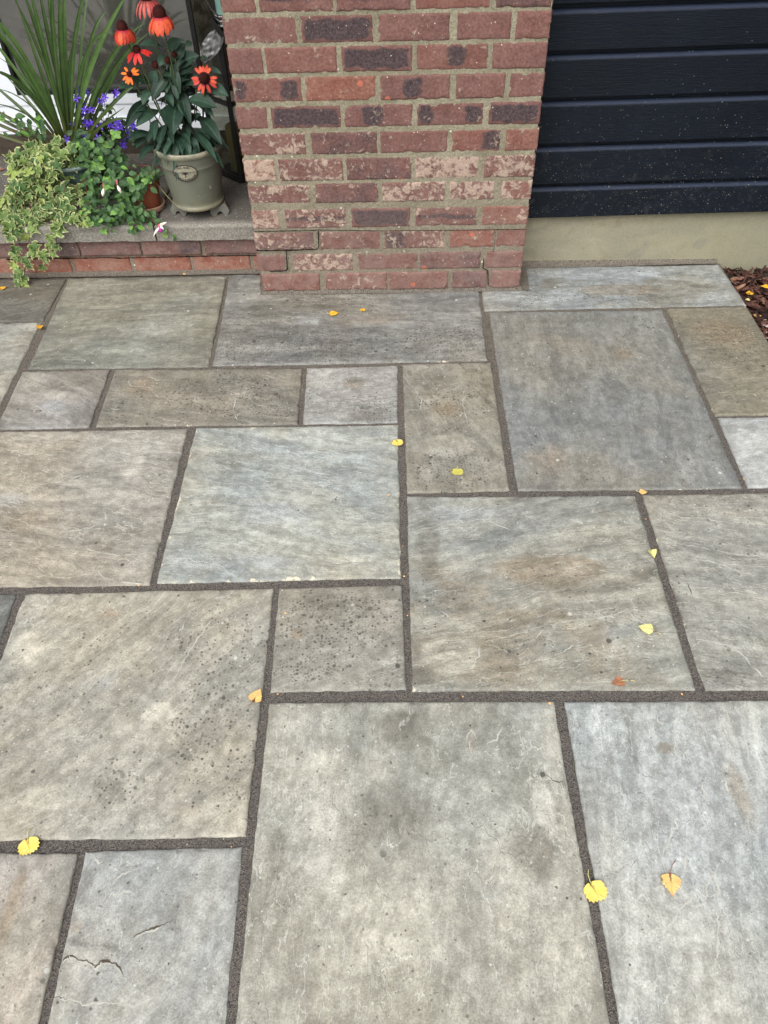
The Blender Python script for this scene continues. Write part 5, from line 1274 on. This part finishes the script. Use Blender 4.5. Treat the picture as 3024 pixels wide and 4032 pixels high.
# --- succulent in the terracotta pot
random.seed(14)
sc_ = empty('feathery_succulent', TC+Vector((0, 0, .10)), 'small feathery green plant growing in the terracotta pot', 'plant')
mb = MB()
for _ in range(170):
    a_ = random.uniform(0, 6.283); r_ = random.random()**.5*.045; b0 = TC+Vector((r_*math.cos(a_), r_*math.sin(a_), .10)); l_ = random.uniform(.015, .034)
    e_ = b0+Vector((math.cos(a_)*l_*r_/.045*.9+random.gauss(0,.005), math.sin(a_)*l_*r_/.045*.9+random.gauss(0,.005), l_*.7))
    ribbon(mb, arc(b0, e_, .003, 5), [.002,.003,.003,.002,.0004], camdir(b0), .2)
mb.build('foliage', mat_leaf('succulent_leaf', srgb(46,90,44), srgb(70,116,56), None, .45, trans=.1), sc_)
# thin dry stick leaning on the pot
mb = MB(); mb.tube([at(615, 722, y=.25), at(645, 757, y=.21), at(680, 797, y=.165)], [.0014,.0013,.0010], 6)
tag(mb.build('dry_twig', mat_simple('straw', srgb(140,128,84), .7)), 'thin straw coloured twig leaning between terracotta pot and grey green pot', 'twig')
mb = MB(); c = at(39, 684, z=.216); mb.tube([c+Vector((0,0,-.0055)), c+Vector((0,0,-.004)), c, c+Vector((0,0,.004)), c+Vector((0,0,.0055))], [.001,.004,.0058,.004,.001], 12)
tag(mb.build('red_berry', mat_simple('dark_red_berry', srgb(110,20,30), .3, .5)), 'single dark red berry lying on the coping at the far left', 'berry')

# ------------------------------------------------------------------ fallen leaves
def mat_fallen(name, A, B, spot=srgb(120,80,40)):
    n = N(name, .5, .35); mm = n.attr('m'); a_ = n.noise(scale=60, detail=4); f = n.noise(scale=260, detail=3)
    col = n.mix(n.ramp(a_, .35, .65), A, B); col = n.mix(n.ramp(n.math('ADD', a_, n.math('MULTIPLY', mm, .16)), .74, .80), col, spot)
    col = n.mix(n.math('MULTIPLY', n.math('LESS_THAN', mm, .08), .4), col, grey(A, .7))
    return n.done(col, .5, n.bump(n.math('ADD', a_, f), .5, .0012))
FY = mat_fallen('leaf_yellow', srgb(224,198,92), srgb(232,208,116)); FO = mat_fallen('leaf_golden', srgb(228,168,40), srgb(236,184,60)); FT = mat_fallen('leaf_tan', srgb(226,176,112), srgb(232,190,120))
FB = mat_fallen('leaf_brown', srgb(138,92,68), srgb(168,118,90)); FG = mat_fallen('leaf_lime', srgb(182,178,82), srgb(200,192,100)); FC = mat_fallen('leaf_straw', srgb(208,202,134), srgb(222,216,150))
BIRCH = [(0,0),(.18,.02),(.38,.12),(.47,.27),(.40,.31),(.44,.42),(.35,.44),(.39,.56),(.28,.57),(.30,.68),(.20,.69),(.19,.80),(.11,.80),(.07,.91),(0,1.02)]
BLUNT = [(0,0),(.20,.03),(.42,.14),(.50,.33),(.44,.38),(.52,.52),(.43,.55),(.46,.68),(.36,.68),(.33,.80),(.24,.75),(.17,.84),(.09,.77),(0,.86)]
FL_SPEC = [  # u,v (display px), tip direction deg in the picture (0 = right, 90 = up), length m, material, lift/curl, stem length, label
 (88,707, 70, .030, FO, .5, .0, 'golden leaf standing upright on the corner joint of the beige slab at far left'),
 (7,622, 20, .030, FO, .2, .0, 'golden leaf at the left edge beside the ivy trail'),
 (399,592, 20, .016, FT, .2, .0, 'tiny orange leaf bit against the foot of the low wall'),
 (722,677, 5, .040, FO, .15, .008, 'golden leaf on the dark slab, left one of a pair below the pillar'),
 (784,669, 60, .026, FO, .3, .008, 'small golden leaf on the dark slab, right one of a pair below the pillar'),
 (859,958, -70, .038, FY, .2, .0, 'yellow leaf overhanging the joint at a pale slab corner'),
 (988,1021, -85, .038, FG, .15, .008, 'lime yellow leaf on the upright brown grey slab'),
 (1390,1063, 0, .026, FT, .1, .008, 'thin tan leaf lying in the joint under the large dark grey slab'),
 (1409,1198, -60, .030, FC, .6, .006, 'folded pale yellow leaf on the joint left of the fawn slab'),
 (1394,1357, 165, .040, FC, .1, .018, 'pale straw leaf with a stalk on the slab with rusty middle'),
 (1334,1474, 195, .034, FB, .35, .022, 'curled brown leaf with a pale stalk above the long joint'),
 (555,1502, 60, .040, FT, .25, .014, 'orange tan leaf at the joint crossing left of centre'),
 (1289,1930, -60, .050, FY, .1, .020, 'big yellow leaf with a toothed edge lying across the right joint'),
 (1450,1912, -85, .046, FT, .1, .026, 'pointed orange tan leaf with a dark red stalk on the light blue grey slab'),
 (63,1831, -80, .046, FY, .1, .018, 'yellow leaf with a broad toothed end across the joint at lower left'),
 (4,366, 10, .030, FB, .3, .0, 'orange brown leaf on the coping at the far left edge'),
 (1619,633, 100, .034, FO, .4, .0, 'bright golden heart shaped leaf on the bark mulch'),
 (1652,619, 175, .034, FO, .2, .0, 'golden leaf cut by the right edge beside the plinth'),
 (1616,648, -30, .020, FC, .2, .0, 'pale sliver of leaf tucked at the paving edge on the mulch'),
 (1637,683, 5, .032, FT, .3, .0, 'curled orange leaf on the mulch below the golden one'),
]
random.seed(31)
for (u, v, a_, L_, mt_, curl, stl, lab) in FL_SPEC:
    L_ *= .90
    onm = u > 1610 and v < 700; oncop = v < 400
    zz = -.022 if onm else (.2115 if oncop else .0035)
    c = atd(u, v, z=zz); q = R(a_)
    # picture direction to ground direction
    p2 = atd(u+14*math.cos(q), v-14*math.sin(q), z=zz); d_ = (p2-c).normalized()
    side = UP.cross(d_); mb = MB(); sh_ = BLUNT if ('broad' in lab or 'lime' in lab or 'overhanging' in lab or 'big' in lab) else BIRCH; full = sh_+[(-x, y*.97) for x, y in sh_[::-1]]
    def P_(x, y):
        z = curl*L_*(.9*x*x+.35*(y-.5)**2)+.0006
        if curl >= .5: z = L_*abs(x)*.9
        z += .03*L_*noise.noise(Vector((x*6+u, y*6, v)))
        wob = 1+.06*noise.noise(Vector((x*4, y*4, u)))
        return c+d_*(y-.5)*L_*wob+side*x*L_*wob+UP*z
    k = len(full); rings = (.0, .35, .7, 1.0); vt = []; ms = []
    for r_ in rings[1:]:
        for x, y in full: vt.append(P_(x*r_, .5+(y-.5)*(.25+.75*r_) if r_ < 1 else y)); ms.append(abs(x)*r_*2.2)
    vt.append(P_(0, .5)); ms.append(0); cc_i = len(vt)-1
    fs = [(cc_i, i, (i+1) % k) for i in range(k)]+[(r_*k+i, (r_+1)*k+i, (r_+1)*k+(i+1) % k, r_*k+(i+1) % k) for r_ in (0, 1) for i in range(k)]
    mb.add(vt, fs, 0, m=ms)
    if stl: b0 = P_(0, 0); mb.tube([P_(0,.35)+UP*.0006, b0+UP*.0006, b0-d_*stl*.6+side*stl*.15+UP*.001, b0-d_*stl+side*stl*.45+UP*.002], [.0004,.0007,.0007,.0009], 6, 1, m=1.0)
    stm_ = FB if 'dark red' in lab or 'orange tan' in lab else FC
    o = mb.build('fallen_leaf', [mt_, stm_], origin=c)
    tag(o, lab, 'fallen leaf', 'fallen autumn leaves')

# tiny crumbs of leaf and grit lying in the joints
random.seed(77); mb = MB()
for (u, v) in [(668,1122),(12,1333),(268,1325),(1036,635),(1110,1300),(1140,1325),(1190,1360),(1395,2,),(1473,1500),(1188,1520),(1190,1548),(1650,1640),(617,1325),(870,1180),(873,1245),(880,1330),(1607,1035),(560,784),(895,1415),(1000,1505),(500,1830),(1395,1122),(1240,1850),(600,1500),(300,1265),(1130,1000),(455,770),(840,1070)]:
    if v < 10: continue
    c = atd(u, v, z=-.003); a_ = random.uniform(0, 6.28); L_ = random.uniform(.002, .0042)
    vs = [c+Vector((L_*random.uniform(.5, 1)*math.cos(a_+k*1.257), L_*random.uniform(.5, 1)*math.sin(a_+k*1.257), random.uniform(0, .002))) for k in range(5)]
    mb.add(vs, [(0,1,2,3,4)], 0, m=.5)
tag(mb.build('leaf_crumbs', FT, origin=(0, -1, 0)), 'tiny pale crumbs of dry leaf lying in the paving joints', 'leaf crumbs', kind='stuff')

# broken layer edges traced on the stones: pale flake lines and dark open edges
from mathutils.bvhtree import BVHTree
trees = []
for o in patio.children:
    if o.name.startswith('paving_slab'):
        off = Vector(ORG[o.name]); trees.append((BVHTree.FromPolygons([v.co+off for v in o.data.vertices], [tuple(p.vertices) for p in o.data.polygons]), off))
def top_z(p):
    best = None
    for t_, _ in trees:
        h = t_.ray_cast(Vector((p.x, p.y, .1)), Vector((0, 0, -1)))
        if h[0] is not None and h[0].z > -.005: best = h[0].z if best is None else max(best, h[0].z)
    return best
def flake(mb, px, w_, mi, jag=.0035):
    P_ = [at(u, v, z=0) for u, v in px]; Q = []
    for a_, b2 in zip(P_, P_[1:]):
        n_ = max(2, int((b2-a_).length/.0028))
        for i in range(n_): Q.append(a_.lerp(b2, i/n_))
    Q.append(P_[-1]); vs = []; N_ = len(Q); ok = []
    for i, q in enumerate(Q):
        t = (Q[min(i+1, N_-1)]-Q[max(0, i-1)]).normalized(); nn = Vector((-t.y, t.x, 0))
        q2 = q+nn*jag*(noise.noise(q*60)*1.0+noise.noise(q*170)*.7+noise.noise(q*400)*.35)
        ww = w_*max(0, min(1, .55+1.3*noise.noise(q*38)))*min(1, i/5+.05, (N_-1-i)/5+.05)+.00002
        for sg in (-1, 1):
            e_ = q2+nn*sg*ww*.5; z = top_z(e_); ok.append(z is not None); vs.append((e_.x, e_.y, (z or 0)+.0005))
    fs = [(2*i, 2*i+1, 2*i+3, 2*i+2) for i in range(N_-1) if all(ok[2*i:2*i+4])]
    mb.add(vs, fs, mi)
def reg(ox, oy, pts): return [(ox+x/1.6458, oy+y/1.6458) for x, y in pts]
PALE = [(2016,3032,1.0,[[(1215,190),(1240,230),(1210,300),(1165,370),(1150,480),(1130,570),(1115,700),(1090,760)],[(720,740),(790,775),(870,780),(940,760),(985,735)],[(905,1030),(1000,1020),(1060,960),(1080,900),(1130,870),(1200,790)],
  [(1310,640),(1340,800),(1325,930),(1335,1000),(1330,1180),(1300,1340)],[(925,1200),(945,1290),(930,1420),(905,1455)],[(1260,620),(1280,720),(1250,850),(1270,1000),(1290,1180)],[(630,170),(700,150),(725,130)],[(1220,60),(1250,140),(1275,220)],[(1360,20),(1390,80),(1400,160)],
  [(520,1040),(440,1060),(330,1110),(240,1140),(190,1200),(160,1260),(165,1340)],[(160,110),(155,200),(165,280)],[(310,1340),(300,1440)],[(560,400),(600,470),(590,560)],[(820,870),(850,960)],[(1480,900),(1500,1080),(1490,1200)],[(1560,1260),(1570,1400)],[(120,330),(95,420)],[(20,560),(35,700),(25,800)],[(1060,280),(1010,480),(960,600)]]),
 (2016,2000,1.0,[[(1395,1310),(1410,1420),(1420,1460),(1450,1480)],[(1055,1420),(1060,1640)],[(940,1340),(950,1390),(1020,1400)],[(975,190),(1060,225),(1180,250),(1300,270),(1440,300),(1659,320)],[(1165,330),(1300,350),(1500,375),(1659,380)],[(1250,870),(1350,890),(1480,930),(1540,1000),(1640,1100)],
  [(150,860),(190,800),(300,745),(420,725),(560,715),(680,685),(750,655),(790,720),(900,760)],[(580,870),(600,960)],[(1230,50),(1290,80),(1380,90)],[(1280,1560),(1290,1640)],[(0,590),(60,560)],[(320,940),(400,890),(470,900)]]),
 (1008,2000,1.0,[[(1020,930),(1040,990),(1090,1000)],[(1450,890),(1440,960),(1400,1040),(1300,1060)],[(1480,60),(1560,110),(1659,140)],[(1610,1290),(1600,1400),(1560,1500),(1480,1540)],[(1380,1500),(1400,1620)],[(240,1600),(300,1630),(340,1590)],[(1170,650),(1240,690),(1250,760)],[(1260,60),(1310,130)]]),
 (0,1000,.9,[[(0,1530),(100,1540),(230,1500),(340,1480),(450,1470),(540,1430)],[(1260,1190),(1380,1215),(1480,1250),(1560,1265)],[(860,795),(830,830),(850,855),(940,860)],[(960,790),(1020,820),(1090,815)],[(1530,930),(1510,1010),(1540,1080)],[(640,215),(760,195),(860,200),(940,170),(1020,155)],[(1130,225),(1180,260),(1300,265)],[(400,440),(520,450)],[(980,890),(1030,930)],[(700,1000),(790,1010)]]),
 (0,2000,1.0,[[(375,180),(400,160),(470,150),(590,125),(700,90)],[(540,250),(640,290),(760,310),(900,300),(990,290)],[(600,390),(680,450),(800,480),(930,490)],[(1440,560),(1400,680),(1300,820),(1200,970),(1130,1110)],[(1180,780),(1160,800),(1210,730)],[(100,70),(220,120),(330,150)]]),
 (1008,1000,.9,[[(1350,870),(1340,970),(1360,1060),(1410,1120)],[(1030,880),(1075,950),(1060,1010),(980,1010)],[(640,1160),(740,1200),(780,1190)],[(60,1360),(160,1380),(260,1390)]]),
 (0,3032,1.1,[[(640,930),(660,870),(700,770),(760,700),(840,650),(920,630)],[(330,1470),(450,1490),(560,1520),(700,1510),(880,1530),(1000,1470),(1080,1400)],[(1130,490),(1140,560),(1090,600)],[(580,530),(640,600),(690,580)],[(780,540),(790,600),(760,640)],[(395,1258),(450,1222),(480,1240),(570,1262),(620,1292),(660,1250),(745,1262),(800,1340)],[(865,1092),(950,1058),(1060,1008)],[(730,820),(800,790),(870,800)]])]
DARK = [(0,3032,.0042,[(385,1248),(430,1225),(470,1210),(520,1232),(570,1245),(620,1278),(650,1245),(700,1240),(750,1255),(780,1300),(815,1335)]),(0,3032,.0030,[(860,1085),(900,1060),(950,1050),(1000,1020),(1060,1000),(1130,970)]),(0,3032,.0030,[(300,1478),(340,1470),(400,1478),(440,1488)]),
 (2016,3032,.0016,[(740,775),(780,780),(825,785)]),(2016,3032,.0020,[(210,35),(270,66),(345,80)]),(2016,2000,.0016,[(1240,50),(1290,88)]),(0,1000,.0022,[(470,1470),(510,1450),(535,1436)]),(2016,2000,.0018,[(1090,340),(1120,440),(1160,540),(1200,680)])]
fk = MB()
for ox, oy, k_, ls in PALE:
    for l_ in ls: flake(fk, reg(ox, oy, l_), .0036*k_*(1.25 if (ox, oy) == (2016, 3032) else 1), 0)
for ox, oy, w_, l_ in DARK: flake(fk, reg(ox, oy, l_), w_*1.3, 1, .0032)
fo = fk.build('flaked_edges', [mat_simple('fresh_stone_edge', srgb(178,177,169), .8, .2, .14, 60), mat_simple('dirt_in_crack', srgb(88,80,70), .9, .1, .4, 200)], patio, origin=(0, 0, 0))
